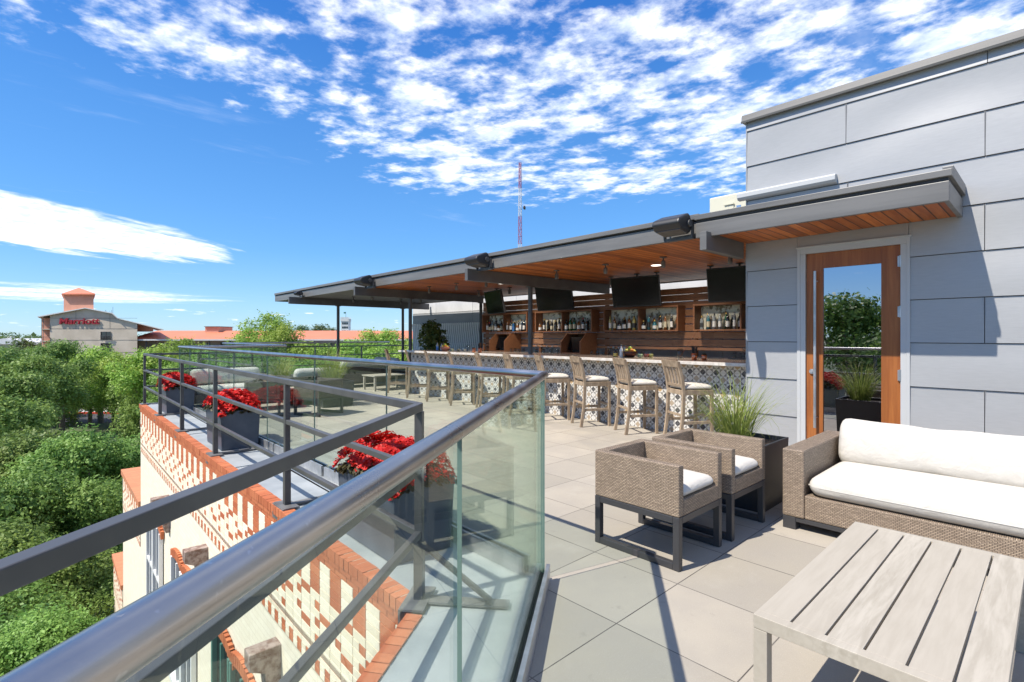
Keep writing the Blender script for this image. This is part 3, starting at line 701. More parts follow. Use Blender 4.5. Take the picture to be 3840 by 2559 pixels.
cpn.prism([(W - .055, 4.175), (W - .062, 4.20), (W - .05, 4.205), (W - .03, 4.18)], 'y', -9, Y1 + .05)
offt(cpn.build('coping', M['fascia'], tw, bevel=.002))
# door
dr = MB()
dr.box(W - .012, W + .06, 2.045, 2.10, 0, 2.429); dr.box(W - .012, W + .06, 1.09, 1.14, 0, 2.429); dr.box(W - .012, W + .06, 1.09, 2.10, 2.43, 2.50)
dr.box(W - .016, W - .002, 2.10, 2.135, 0, 2.50); dr.box(W - .016, W - .002, 1.06, 1.09, 0, 2.50); dr.box(W - .03, W + .0, 1.05, 2.145, 2.50, 2.515)
offt(dr.build('door_frame', M['frame'], tw, bevel=.002))
door = MB(); x0 = W + .012
door.box(x0, x0 + .045, 1.868, 2.042, .02, 2.428); door.box(x0, x0 + .045, 1.143, 1.312, .02, 2.428)
do = offt(door.build('door', M['door_wood'], tw, bevel=.003))
for (za_, zb_) in ((2.25, 2.427), (.02, .28)):
    rl = MB(); rl.box(x0 + .001, x0 + .044, 1.312, 1.868, za_, zb_); rl.build('rail', M['door_wood'], do)
gp = MB(); gp.box(x0 + .02, x0 + .03, 1.313, 1.867, .281, 2.249); gp.build('pane', M['door_glass'], do)
hd = MB(); hd.tube([(x0 - .055, 1.937, .40), (x0 - .055, 1.937, 2.215)], .015, 14)
for z in (.52, 2.1): hd.tube([(x0 - .055, 1.937, z), (x0, 1.925, z)], .009, 8)
hd.build('handle', M['alu'], do)
lk = MB(); lk.tube([(x0 - .02, 1.98, 1.05), (x0 + .001, 1.98, 1.05)], .028, 16); lk.tube([(x0 - .026, 1.98, 1.05), (x0 - .019, 1.98, 1.05)], .014, 12); lk.build('lock', M['alu'], do)
for z in (.35, 1.05, 1.72, 2.25):
    hg = MB(); hg.tube([(x0 - .02, 1.143, z - .06), (x0 - .02, 1.143, z + .06)], .01, 10); hg.box(x0 - .02, x0 + .0, 1.12, 1.165, z - .055, z + .055); hg.build('hinge', M['alu'], do)
# roller awning cassette on the wall
aw = MB(); aw.prism([(W - .002, 3.195), (W - .06, 3.20), (W - .085, 3.225), (W - .085, 3.275), (W - .06, 3.295), (W - .002, 3.295)], 'y', 1.72, 2.82)
awo = aw.build('awning_case', M['frame'], None, bevel=.004)
tag(awo, 'long white awning cassette mounted on the grey wall above the canopy', 'awning')
ac = thing('air_conditioner', 'ivory air conditioning unit standing on the canopy roof beside the tower', 'air conditioner', (8.0, 3.2, 2.98))
a_ = MB(); a_.box(0, .36, 0, .68, .1, .72); a_.box(0.03, .33, .05, .12, 0, .1); a_.box(0.03, .33, .52, .6, 0, .1); a_.build('casing', M['ac'], ac, bevel=.02)
a_ = MB(); a_.box(-.012, -.001, .28, .42, .46, .56); a_.box(-.03, -.012, .27, .43, .55, .57); a_.build('handle', M['ac'], ac)
a_ = MB()
for i in range(9): a_.box(.06 + i * .03, .075 + i * .03, -.004, -.001, .2, .62)
a_.build('grille', M['black'], ac)
tagp = MB(); tagp.box(-.004, -.001, .17, .24, .28, .52); tagp.build('sticker', M['stainless'], ac)

# ------------------------------------------------------------------ canopy roof
can = thing('canopy', 'long grey flat canopy with cedar soffit over the bar', 'canopy', (7.24, 7.2, 0)); co = Vector((7.24, 7.2, 0))
def xf(y): return 5.84 + (y - 2.95) * .0125
YF = 18.35
s_ = MB(); s_.prism([(xf(2.95) + .07, 2.75), (xf(YF) + .07, YF - .08), (10.35, YF - .08), (10.35, 2.75)], 'z', 2.70, 2.90); offt(s_.build('roof_deck', M['fascia'], can), co)
def lip(m_, a_, b_, z0, z1, th, mi=0):
    a_ = Vector(a_); b_ = Vector(b_); m_.bar(Vector((a_.x, a_.y, (z0 + z1) / 2)), Vector((b_.x, b_.y, (z0 + z1) / 2)), th, z1 - z0, mi)
m_ = MB(); lip(m_, (xf(2.95) + .03, 2.95, 0), (xf(YF) + .03, YF, 0), 2.655, 2.845, .06)
lip(m_, (xf(YF), YF + .03, 0), (10.4, YF + .03, 0), 2.655, 2.845, .06)
lip(m_, (10.4, YF, 0), (10.4, 2.75, 0), 2.655, 2.845, .06)
offt(m_.build('fascia', M['fascia'], can, bevel=.004), co)
m_ = MB(); lip(m_, (xf(2.95) + .05, 2.95, 0), (xf(11.7) + .05, 11.7, 0), 2.845, 2.868, .05); offt(m_.build('shadow_gap', M['seam'], can), co)
m_ = MB(); lip(m_, (xf(2.95) + .015, 2.95, 0), (xf(YF) + .015, YF + .02, 0), 2.868, 2.93, .10); lip(m_, (xf(YF), YF + .04, 0), (10.42, YF + .04, 0), 2.847, 2.91, .1); offt(m_.build('drip_edge', M['fascia'], can, bevel=.004), co)
m_ = MB(); m_.prism([(xf(2.95) + .06, 2.74), (xf(11.7) + .06, 11.7), (10.36, 11.7), (10.36, 2.74)], 'z', 2.672, 2.698); offt(m_.build('cedar_soffit', M['cedar'], can), co)
m_ = MB(); m_.prism([(xf(11.7) + .06, 11.702), (xf(YF) + .06, YF), (10.36, YF), (10.36, 11.702)], 'z', 2.674, 2.699); offt(m_.build('grey_soffit', M['beam'], can), co)
for i, (yb_, xe) in enumerate(((2.80, 6.64), (7.22, 9.83), (11.69, 9.72), (16.08, 10.75))):
    m_ = MB(); m_.box(5.62 + .05 * (i > 1), xe, yb_ - .04, yb_ + .04, 2.455, 2.668); offt(m_.build('beam', M['beam'] if i else M['fascia'], can, bevel=.003), co)
for (x_, y_) in ((7.24, 7.22), (7.24, 11.69), (7.24, 16.08), (9.65, 16.08), (9.65, 11.69)):
    m_ = MB(); m_.tube([(x_, y_, 0.0), (x_, y_, 2.455)], .047, 20); m_.box(x_ - .07, x_ + .07, y_ - .07, y_ + .07, 2.44, 2.454); m_.box(x_ - .08, x_ + .08, y_ - .08, y_ + .08, 0.001, .012)
    offt(m_.build('column', M['dark'], can), co)
# door canopy
dc = thing('door_canopy', 'short grey canopy with cedar boards over the glazed door', 'canopy', (W, 1.8, 2.63)); dco = Vector((W, 1.8, 2.63))
m_ = MB(); m_.box(5.76, W - .012, .665, 2.94, 2.66, 2.87); offt(m_.build('slab', M['fascia'], dc), dco)
m_ = MB(); m_.box(5.735, 5.775, .646, 2.949, 2.625, 2.80); m_.box(5.775, W - .015, .646, .686, 2.625, 2.80); offt(m_.build('fascia', M['fascia'], dc, bevel=.005), dco)
m_ = MB(); m_.box(5.743, 5.80, .654, 2.94, 2.80, 2.835); m_.box(5.80, W - .015, .654, .70, 2.80, 2.835); offt(m_.build('shadow_gap', M['seam'], dc), dco)
m_ = MB(); m_.box(5.71, 5.80, .625, 2.955, 2.835, 2.895); m_.box(5.80, W - .014, .625, .70, 2.836, 2.94); offt(m_.build('drip_edge', M['fascia'], dc, bevel=.004), dco)
m_ = MB(); m_.box(5.776, W - .013, .687, 2.72, 2.640, 2.659); offt(m_.build('cedar_soffit', M['cedar'], dc), dco)
# spot lamps under the soffit
sp = thing('spot_lamp', 'dark spot lamp', 'spot lamp', (0, 0, 2.672))
m_ = MB(); m_.lathe([(.0001, 0), (.055, 0), (.055, -.014), (.012, -.02), (.012, -.06), (.0001, -.06)], n=16); m_.build('mount', M['dark'], sp)
m_ = MB(); m_.lathe([(.02, -.055), (.032, -.075), (.034, -.15), (.028, -.165), (.0001, -.155)], n=16); m_.build('lamp_head', M['bracket'], sp)
spots = [(7.0, 10.45), (7.0, 9.35), (7.0, 8.3), (7.0, 6.3), (7.0, 5.2), (7.0, 4.12), (8.6, 10.5), (8.6, 9.3), (8.6, 8.3), (8.6, 6.25), (8.6, 5.2), (8.5, 4.1), (7.35, 3.25), (7.15, 14.8), (7.1, 13.5), (8.75, 14.7), (8.8, 13.6)]
where = ['front row under the cedar soffit, nearest the second beam', 'front row, beside the narrow television', 'front row, left of the white downlight', 'front row, just past the bar column', 'front row, above the middle television', 'front row, nearest the stair tower of the full rows',
         'back row, farthest along the bar', 'back row, right of the leftmost television', 'back row, left of the second television', 'back row, right of the second television', 'back row, on the corner of the third television', 'back row, left of the last television', 'closest to the grey stair tower wall',
         'grey soffit of the far canopy bay, front left', 'grey soffit of the far canopy bay, front right', 'grey soffit of the far canopy bay, back left', 'grey soffit of the far canopy bay, back right']
for i, (x_, y_) in enumerate(spots):
    lb = 'small spot lamp, ' + where[i]
    if i == 0: sp.location = (x_, y_, 2.672); tag(sp, lb, group='spot lamps under the canopy')
    else: dup(sp, (x_, y_, 2.672), rnd.uniform(0, 3), lb)
for (x_, y_, lb) in ((7.85, 8.75, 'flat white round downlight in the cedar soffit above the leftmost television'), (7.75, 4.7, 'flat white round downlight in the cedar soffit near the third television')):
    m_ = MB(); m_.lathe([(.0001, -.006), (.075, -.006), (.085, 0)], (x_, y_, 2.671), 20); dl_ = tag(m_.build('downlight', M['lamp_w']), lb, 'downlight', 'round downlights')
    ld = bpy.data.lights.new('downlight_lamp', 'SPOT'); ld.energy = 150; ld.color = (1, .9, .76); ld.spot_size = R(150); ld.spot_blend = .8; ld.shadow_soft_size = .07; lo_ = bpy.data.objects.new('downlight_lamp', ld); col.objects.link(lo_); lo_.location = (x_, y_, 2.655); lo_.parent = dl_
# loudspeakers on the fascia
spk = thing('loudspeaker', 'black', 'loudspeaker', group='loudspeakers clamped along the canopy edge')
m_ = MB(); prof = []
for i in range(9):
    a = math.pi * (i / 8) - math.pi / 2; prof.append((-.05 + .07 * math.cos(a) * 1.0, .075 * math.sin(a)))
poly = [(.06, -.10), (-.12, -.05), (-.16, .01), (-.13, .055), (.05, .10), (.085, .08), (.10, .03), (.10, -.05)]
m_.prism(poly, 'y', -.15, .15); m_.build('cabinet', M['black'], spk, rot=(0, R(-8), 0), bevel=.018, seg=3)
m_ = MB(); m_.prism([(.062, -.085), (-.108, -.042), (-.112, -.058), (.056, -.106)], 'y', -.13, .13); m_.build('grille', M['dark'], spk, rot=(0, R(-8), 0))
m_ = MB(); m_.box(.09, .13, -.16, -.145, -.12, .03); m_.box(.09, .13, .145, .16, -.12, .03); m_.box(.1, .16, -.16, .16, -.14, -.11); m_.tube([(.04, -.17, 0), (.04, .17, 0)], .035, 14); m_.build('bracket', M['dark'], spk)
for i, (x_, y_, z_, s__, lb) in enumerate(((5.62, 3.18, 2.80, 1.0, 'large black loudspeaker on the canopy edge nearest the door'), (5.70, 6.98, 2.80, 1.2, 'black loudspeaker on the canopy edge above the second beam'), (5.76, 11.35, 2.79, 1.25, 'black loudspeaker on the canopy edge above the third beam'), (5.86, 15.8, 2.77, .75, 'small dark loudspeaker near the far tip of the canopy'))):
    if i == 0: spk.location = (x_, y_, z_); spk['label'] = lb; spk.scale = (1.2,) * 3
    else: dup(spk, (x_, y_, z_), 0, lb, scale=(s__,) * 3)

# ------------------------------------------------------------------ bar
bar = thing('bar_counter', 'long bar counter faced with patterned tiles under a pale stone top', 'bar counter', (7.2, 7, 0)); bo = Vector((7.2, 7, 0))
m_ = MB(); m_.box(7.12, 7.62, 2.74, 11.45, 0, 1.055); offt(m_.build('tiled_front', M['bartile'], bar), bo)
m_ = MB(); m_.box(6.846, 7.8, 2.74, 11.62, 1.062, 1.104); offt(m_.build('stone_top', M['counter'], bar), bo)
m_ = MB(); m_.box(6.838, 6.845, 2.74, 11.63, 1.058, 1.102); m_.box(6.838, 7.8, 11.621, 11.63, 1.058, 1.102); offt(m_.build('edge_strip', M['counter_edge'], bar, bevel=.002), bo)
bk = thing('back_bar', 'stainless back counter below the brown slatted wall', 'counter', (8.7, 7, 0)); ko = Vector((8.7, 7, 0))
m_ = MB(); m_.box(8.4, 9.06, 2.75, 10.85, 1.03, 1.075); m_.box(8.42, 8.46, 2.75, 10.85, .9, 1.03); offt(m_.build('worktop', M['stainless'], bk), ko)
m_ = MB(); m_.box(8.47, 9.05, 2.75, 10.85, 0, 1.029); offt(m_.build('cabinet', M['black'], bk), ko)
sl = thing('slatted_wall', 'brown wooden slatted wall behind the bottle shelves', 'wall', (9.1, 7, 0)); sk = Vector((9.1, 7, 0))
m_ = MB(); zs = [1.20, 1.252, 1.274, 1.396, 1.418, 1.540, 1.562, 1.684, 1.706, 1.828, 1.850, 1.972, 1.994, 2.116, 2.138, 2.262, 2.268, 2.385]
for i in range(0, len(zs), 2):
    y = 2.74
    while y < 10.85:
        L_ = rnd.choice([1.8, 2.4, 3.0]); y2 = min(y + L_, 10.9); m_.box(9.08, 9.105, y, y2 - .003, zs[i], zs[i + 1]); y = y2
offt(m_.build('board', M['walnut'], sl), sk)
for y in (3.05, 4.7, 6.75, 8.75, 10.8):
    m_ = MB(); m_.box(9.107, 9.19, y - .03, y + .03, 0, 2.37); offt(m_.build('post', M['walnut_v'], sl), sk)
shelves = []
SY = [(8.90, 10.62), (6.906, 8.625), (4.878, 6.598), (2.856, 4.576)]
nm = ['leftmost', 'second', 'third', 'rightmost']
for i, (y0, y1) in enumerate(SY):
    s_ = thing('wall_shelf', nm[i] + ' brown two bay bottle shelf on the slatted wall' + ['', '', '', ', cut off by the grey tower'][i], 'shelf', (8.94, (y0 + y1) / 2, 1.555), group='bottle shelves'); so_ = Vector((8.94, (y0 + y1) / 2, 1.555))
    m_ = MB(); m_.box(8.80, 9.078, y0, y1, 1.556, 1.584); m_.box(8.80, 9.078, y0, y1, 2.018, 2.045); m_.box(8.801, 9.077, y0, y0 + .028, 1.585, 2.017); m_.box(8.801, 9.077, y1 - .028, y1, 1.585, 2.017)
    mid = (y0 + y1) / 2; m_.box(8.802, 9.077, mid - .014, mid + .014, 1.585, 2.017); offt(m_.build('frame', M['walnut_v'], s_, bevel=.002), so_)
    m_ = MB(); m_.box(9.055, 9.075, y0 + .029, mid - .015, 1.586, 2.016); m_.box(9.055, 9.075, mid + .015, y1 - .029, 1.586, 2.016); offt(m_.build('back_panel', M['bark'], s_), so_)
    shelves.append((y0, mid, y1))
# bottles
cols = {'clear': ((.24, .26, .26), .08), 'amber': ((.22, .08, .015), .08), 'green': ((.015, .12, .04), .08), 'dark': ((.02, .018, .016), .1), 'blue': ((.02, .12, .3), .1), 'pale yellow': ((.45, .38, .12), .1), 'teal': ((.03, .16, .2), .1)}
BM = {c_: mat(c_.replace(' ', '_') + '_bottle_glass', v_[0], v_[1], spec=.7) for c_, v_ in cols.items()}
LM = {'white': mat('white_label', (.75, .73, .68), .6), 'cream': mat('cream_label', (.62, .55, .38), .6), 'black': mat('black_label', (.03, .03, .03), .5), 'blue': mat('blue_label', (.05, .15, .4), .5), 'orange': mat('orange_label', (.6, .2, .04), .5)}
CM = {'black': M['black'], 'silver': M['alu'], 'gold': mat('gold_cap', (.6, .42, .12), .3, .8), 'red': mat('red_cap', (.5, .03, .03), .5)}
kinds = {}
def bottle(kind, gc, lc, cc):
    key = (kind, gc, lc, cc)
    if key in kinds: return kinds[key]
    r_, hb, hn, rn = {'tall': (.032, .18, .285, .012), 'square': (.037, .15, .25, .014), 'squat': (.041, .11, .20, .015), 'slim': (.027, .20, .30, .011)}[kind]
    n_ = 4 if kind == 'square' else 14
    a = MB(); a.lathe([(.0001, 0), (r_, .0), (r_, hb), (r_ * .8, hb + .03), (rn, hb + .055), (rn, hn - .03)], n=n_)
    if n_ == 4: a.sm = [False] * len(a.sm)
    b = MB(); b.lathe([(r_ * 1.015, hb * .25), (r_ * 1.015, hb * .8)], n=n_)
    if n_ == 4: b.sm = [False] * len(b.sm)
    c = MB(); c.lathe([(rn * 1.15, hn - .035), (rn * 1.15, hn), (.0001, hn + .001)], n=12)
    kinds[key] = [a, b, c, None]; return kinds[key]
ordn = ['first', 'second', 'third', 'fourth', 'fifth', 'sixth', 'seventh', 'eighth', 'ninth', 'tenth', 'eleventh', 'twelfth']
protos = {}
def put_bottle(key, loc, lb):
    if key in protos: return dup(protos[key], loc, rnd.uniform(-.5, .5), lb, 'bottles on the back shelves')
    t_ = thing('bottle', lb, 'bottle', loc, rnd.uniform(-.5, .5), 'bottles on the back shelves'); a, b, c, _ = bottle(*key); r0 = R(45) if key[0] == 'square' else 0
    a.build('glass_body', BM[key[1]], t_, rot=(0, 0, r0)); b.build('label', LM[key[2]], t_, rot=(0, 0, r0)); c.build('cap', CM[key[3]], t_)
    protos[key] = t_; return t_
palette = [['clear', 'dark', 'clear', 'amber', 'dark'], ['clear', 'amber', 'dark', 'blue', 'dark'], ['dark', 'clear', 'amber', 'dark'], ['dark', 'clear', 'pale yellow', 'amber', 'green'], ['clear', 'pale yellow', 'dark', 'amber'], ['teal', 'dark', 'amber', 'amber', 'dark'], ['clear', 'dark', 'clear', 'green', 'teal'], ['dark', 'green']]
for i, (y0, mid, y1) in enumerate(shelves):
    for j, (a_, b_) in enumerate(((mid + .05, y1 - .10), (y0 + .08, mid - .05))):
        if i == 3 and j == 1: continue
        bay = nm[i] + ' shelf ' + ('left bay' if j == 0 else 'right bay'); nB = 12
        for q in range(nB):
            y = b_ - (b_ - a_) * (q + .5 + rnd.uniform(-.15, .15)) / nB
            gc = rnd.choice(palette[(2 * i + j) % 8]); key = (rnd.choice(['tall', 'tall', 'square', 'squat', 'slim']), gc, rnd.choice(['white', 'white', 'cream', 'black', 'white']) if gc != 'blue' else 'blue', rnd.choice(['black', 'black', 'silver', 'gold', 'red'] if i < 2 else ['black', 'silver', 'gold']))
            lb = '%s %s bottle, %s label, %s cap, %s from left, %s' % (key[0], key[1], key[2], key[3], ordn[q], bay)
            put_bottle(key, (8.87 + (.09 if q % 2 else 0) + rnd.uniform(-.01, .01), y, 1.5845), lb)
# till hoods
for i, (y0, y1, lb) in enumerate(((9.38, 9.98, 'left brown wooden hood with a black till screen inside on the back counter'), (6.97, 7.54, 'right brown wooden hood with a black till screen inside on the back counter'))):
    t_ = thing('till_hood', lb, 'till', (8.8, (y0 + y1) / 2, 1.076), group='till hoods'); o_ = Vector((8.8, (y0 + y1) / 2, 1.076))
    pf = [(9.07, 1.076), (8.50, 1.076), (8.50, 1.34), (8.72, 1.535), (9.07, 1.535)]
    m_ = MB(); m_.prism(pf, 'y', y0, y0 + .025); m_.prism(pf, 'y', y1 - .025, y1); m_.box(8.725, 9.069, y0 + .026, y1 - .026, 1.51, 1.534); m_.box(8.51, 9.068, y0 + .026, y1 - .026, 1.078, 1.10)
    offt(m_.build('case', M['walnut_v'], t_, bevel=.002), o_)
    m_ = MB(); a = Vector((8.66, (y0 + y1) / 2, 1.16)); b = Vector((8.76, (y0 + y1) / 2, 1.44)); m_.bar(a, b, (y1 - y0) * .68, .02, up=(1, 0, -.35)); m_.box(8.68, 8.84, (y0 + y1) / 2 - .1, (y0 + y1) / 2 + .1, 1.101, 1.16); offt(m_.build('screen', M['screen'], t_, bevel=.004), o_)
# televisions
TVs = [(8.5, 9.75, -.28, 'leftmost television, turned side on'), (8.5, 7.72, .10, 'second television from the left, right of the bar column'), (8.5, 5.60, .14, 'third television, largest in view'), (8.5, 3.62, .16, 'rightmost television, partly hidden by the grey tower')]
tv = None
for (x_, y_, rz, lb) in TVs:
    lb = 'black flat ' + lb
    if tv is None:
        tv = thing('television', lb, 'television', (x_, y_, 2.672), rz, 'televisions hung under the soffit')
        m_ = MB(); m_.box(-.03, .02, -.50, .50, -.29, .29); m_.build('bezel', M['black'], tv, loc=(0, 0, -.345), rot=(0, R(-12), 0), bevel=.008)
        m_ = MB(); m_.box(-.0335, -.0305, -.485, .485, -.27, .275); m_.build('screen', M['screen'], tv, loc=(0, 0, -.345), rot=(0, R(-12), 0))
        m_ = MB(); m_.tube([(.06, 0, 0), (.06, 0, -.3)], .018, 10); m_.box(.0, .08, -.1, .1, -.42, -.28); m_.lathe([(.0001, 0), (.06, 0), (.06, -.012), (.0001, -.013)], (.06, 0, 0), 14); m_.build('mount', M['dark'], tv)
    else: dup(tv, (x_, y_, 2.672), rz, lb)

# ------------------------------------------------------------------ bar stools
def legbar(m_, pts, wx, wy):
    vs = []
    for (x, y, z) in pts:
        for (i, j) in ((-1, -1), (1, -1), (1, 1), (-1, 1)): vs.append((x + i * wx / 2, y + j * wy / 2, z))
    n = len(pts); fs = [(0, 3, 2, 1), tuple(4 * (n - 1) + q for q in (0, 1, 2, 3))]
    for i in range(n - 1):
        for q in range(4): fs.append((4 * i + q, 4 * i + (q + 1) % 4, 4 * i + 4 + (q + 1) % 4, 4 * i + 4 + q))
    m_.add(vs, fs)
st = thing('bar_stool', 's', 'bar stool', group='bar stools along the tiled bar')
for s_ in (-1, 1):
    m_ = MB(); legbar(m_, [(-.275, s_ * .205, 0), (-.225, s_ * .205, .35), (-.21, s_ * .205, .70), (-.235, s_ * .205, .88), (-.30, s_ * .205, 1.12)], .046, .036); m_.build('leg', M['teak'], st, bevel=.005)
    m_ = MB(); legbar(m_, [(.215, s_ * .205, 0), (.215, s_ * .205, .68)], .042, .038); m_.build('leg', M['teak'], st, bevel=.005)
m_ = MB(); m_.box(-.19, .237, -.222, -.19, .655, .722); m_.box(-.19, .237, .19, .222, .655, .722); m_.box(.20, .24, -.19, .19, .656, .721); m_.box(-.23, -.19, -.19, .19, .656, .721); m_.box(-.19, .2, -.19, .19, .70, .715)
m_.build('seat_frame', M['teak'], st, bevel=.004)
m_ = MB()
for s_ in (-1, 1): m_.box(-.21, .20, s_ * .205 - .012, s_ * .205 + .012, .255, .295)
m_.box(.20, .23, -.19, .19, .33, .365); m_.box(-.235, -.215, -.19, .19, .36, .395); m_.build('stretcher', M['teak'], st, bevel=.003)
for (z0, z1, xa, xb) in ((1.035, 1.13, -.275, -.305), (.765, .80, -.215, -.222)):
    m_ = MB(); n = 8; vs = []; fs = []
    for i in range(n + 1):
        y = -.19 + .38 * i / n; bow = -.018 * math.sin(math.pi * i / n)
        for (zz_, xx) in ((z0, xa), (z1, xb)): vs += [(xx + bow - .013, y, zz_), (xx + bow + .013, y, zz_)]
    for i in range(n):
        o_ = 4 * i; fs += [(o_, o_ + 4, o_ + 6, o_ + 2), (o_ + 1, o_ + 3, o_ + 7, o_ + 5), (o_ + 2, o_ + 6, o_ + 7, o_ + 3), (o_, o_ + 1, o_ + 5, o_ + 4)]
    m_.add(vs, fs)
    m_.build('back_rail', M['teak'], st)
for y in (-.125, -.042, .042, .125):
    m_ = MB(); legbar(m_, [(-.225, y, .79), (-.245, y, .90), (-.285, y, 1.045)], .012, .05); m_.build('back_slat', M['teak'], st)
m_ = MB(); m_.cush(-.2, .235, -.21, .21, .725, .785, .045, .022); cu = m_.build('seat_cushion', M['fabric'], st)
wh = ['nearest the grey tower', 'second from the tower', 'third from the tower', 'just right of the handrail corner', 'just left of the handrail corner', 'sixth from the tower', 'seventh from the tower', 'third from the bar end', 'second from the bar end', 'at the far bar end']
sy = [3.70, 4.555, 5.42, 6.28, 7.10, 7.98, 8.92, 9.83, 10.66, 11.60]
for i, y in enumerate(sy):
    rz = R(-31 + [0, -1, 2, -3, 3, 0, -2, 1, 0, -4][i]); xb = 6.515; loc = (xb + .27 * math.cos(rz), y + .27 * math.sin(rz), 0)
    lb = 'teak bar stool with cream cushion, ' + wh[i]
    if i == 0: st.location = loc; st.rotation_euler = (0, 0, rz); st['label'] = lb
    else: dup(st, loc, rz, lb)

# ------------------------------------------------------------------ wicker armchairs
def armchair(wick_m='wicker'):
    t_ = thing('wicker_armchair', 'c', 'armchair', group='wicker armchairs on charcoal frames')
    wx, wy, h_ = .295, .325, .655          # half sizes; open front towards -y
    m_ = MB(); m_.box(-wx, -wx + .06, -wy, wy, .335, h_); m_.build('armrest', M[wick_m], t_, bevel=.009, seg=3)
    m_ = MB(); m_.box(wx - .06, wx, -wy, wy, .335, h_); m_.build('armrest', M[wick_m], t_, bevel=.009, seg=3)
    m_ = MB(); m_.box(-wx + .061, wx - .061, wy - .07, wy - .001, .336, h_ - .001); m_.build('backrest', M[wick_m], t_, bevel=.009, seg=3)
    m_ = MB(); m_.box(-wx + .061, wx - .061, -wy + .001, wy - .071, .335, .435); m_.build('seat', M[wick_m], t_, bevel=.006)
    m_ = MB(); m_.cush(-wx + .066, wx - .066, -wy + .012, wy - .075, .432, .505, .05, .02); cu_ = m_.build('seat_cushion', M['fabric'], t_)
    m_ = MB()
    for s_ in (-1, 1):
        x = s_ * (wx - .022)
        for y in (-wy + .022, wy - .022): m_.box(x - .022, x + .022, y - .022, y + .022, 0, .334)
        m_.box(x - .0215, x + .0215, -wy + .044, wy - .044, 0.001, .044); m_.box(x - .0215, x + .0215, -wy + .044, wy - .044, .29, .3335)
    for y in (-wy + .022, wy - .022): m_.box(-wx + .044, wx - .044, y - .0215, y + .0215, .29, .333)
    m_.build('leg_frame', M['chair_frame'], t_, bevel=.004)
    return t_
ch = armchair(); ch.location = (3.205, 1.93, 0); ch['label'] = 'near wicker armchair with cream seat cushion, closest to the glass railing corner'
dup(ch, (3.915, 1.91, 0), R(-.5), 'wicker armchair tucked between its twin and the black grass planter')
# sofa
sf = thing('wicker_sofa', 'large taupe wicker sofa with cream seat and bolster cushions against the grey tower', 'sofa', (4.2, 1.45, 0)); fo = Vector((4.2, 1.45, 0))
m_ = MB(); m_.box(4.19, 5.30, 1.30, 1.452, .095, .605); offt(m_.build('armrest', M['wicker'], sf, bevel=.012, seg=3), fo)
m_ = MB(); m_.box(4.194, 5.29, -1.55, 1.299, .096, .272); offt(m_.build('base', M['wicker'], sf, bevel=.01, seg=3), fo)
m_ = MB(); m_.box(5.14, 5.295, -1.55, 1.298, .273, .60); offt(m_.build('backrest', M['wicker'], sf, bevel=.01, seg=3), fo)
m_ = MB(); m_.box(4.19, 5.30, -1.70, -1.551, .095, .605); offt(m_.build('armrest', M['wicker'], sf, bevel=.012, seg=3), fo)
m_ = MB(); m_.cush(4.185, 5.0, -1.54, 1.285, .272, .425, .08, .02, 14, 30); sc_ = offt(m_.build('seat_cushion', M['fabric'], sf), fo)
m_ = MB(); pp = [(4.215 + .0, 1.24), (4.187, 1.20), (4.1855, 0.3), (4.1855, -.7), (4.187, -1.45)]; m_.tube([(x_, y_, .349) for x_, y_ in pp], .0035, 8); m_.tube([(4.19, 1.21, .349), (4.24, 1.283, .349), (4.6, 1.287, .349), (4.95, 1.283, .349)], .0035, 8); m_.build('piping', M['piping'], sc_)
m_ = MB(); ny = 40; vs = []; fs = []
for j in range(ny + 1):
    t = (1 - math.cos(math.pi * j / ny)) / 2; t = t * .5 + (j / ny) * .5 if 4 < j < ny - 4 else t; y = 1.275 - 2.8 * t; e = min(1, t * 2.8 / .06, (1 - t) * 2.8 / .06); k2 = math.sqrt(max(0.0, 1 - (1 - e) ** 2)) if e < 1 else 1
    k2 = max(k2, .02); wob = .006 * math.sin(y * 7) + .004 * math.sin(y * 17)
    for q in range(20):
        a = 2 * math.pi * q / 20; ca, sa = math.cos(a), math.sin(a)
        rx, rz_ = .115, .185; ex = abs(ca) ** .75 * (1 if ca > 0 else -1); ez = abs(sa) ** .75 * (1 if sa > 0 else -1)
        X = (rx + wob) * (.25 + .75 * k2) * ex; Z_ = (rz_ + wob) * (0.62 + .38 * k2) * ez
        X2 = X * math.cos(.25) + Z_ * math.sin(.25); Z2 = -X * math.sin(.25) + Z_ * math.cos(.25); vs.append((5.02 + X2, y, .575 + Z2))
for j in range(ny):
    for q in range(20): fs.append((j * 20 + q, j * 20 + (q + 1) % 20, (j + 1) * 20 + (q + 1) % 20, (j + 1) * 20 + q))
fs.append(tuple(range(20))[::-1]); fs.append(tuple(range(ny * 20, ny * 20 + 20))); m_.add(vs, fs, 0, True)
offt(m_.build('bolster_cushion', M['fabric'], sf), fo)
m_ = MB(); m_.box(4.195, 4.30, 1.36, 1.45, 0, .094); m_.box(4.195, 4.30, -1.69, -1.6, 0, .094); m_.box(5.2, 5.29, 1.36, 1.45, 0, .094); m_.box(4.20, 4.26, -1.6, 1.36, .06, .094); offt(m_.build('foot_rail', M['chair_frame'], sf, bevel=.003), fo)
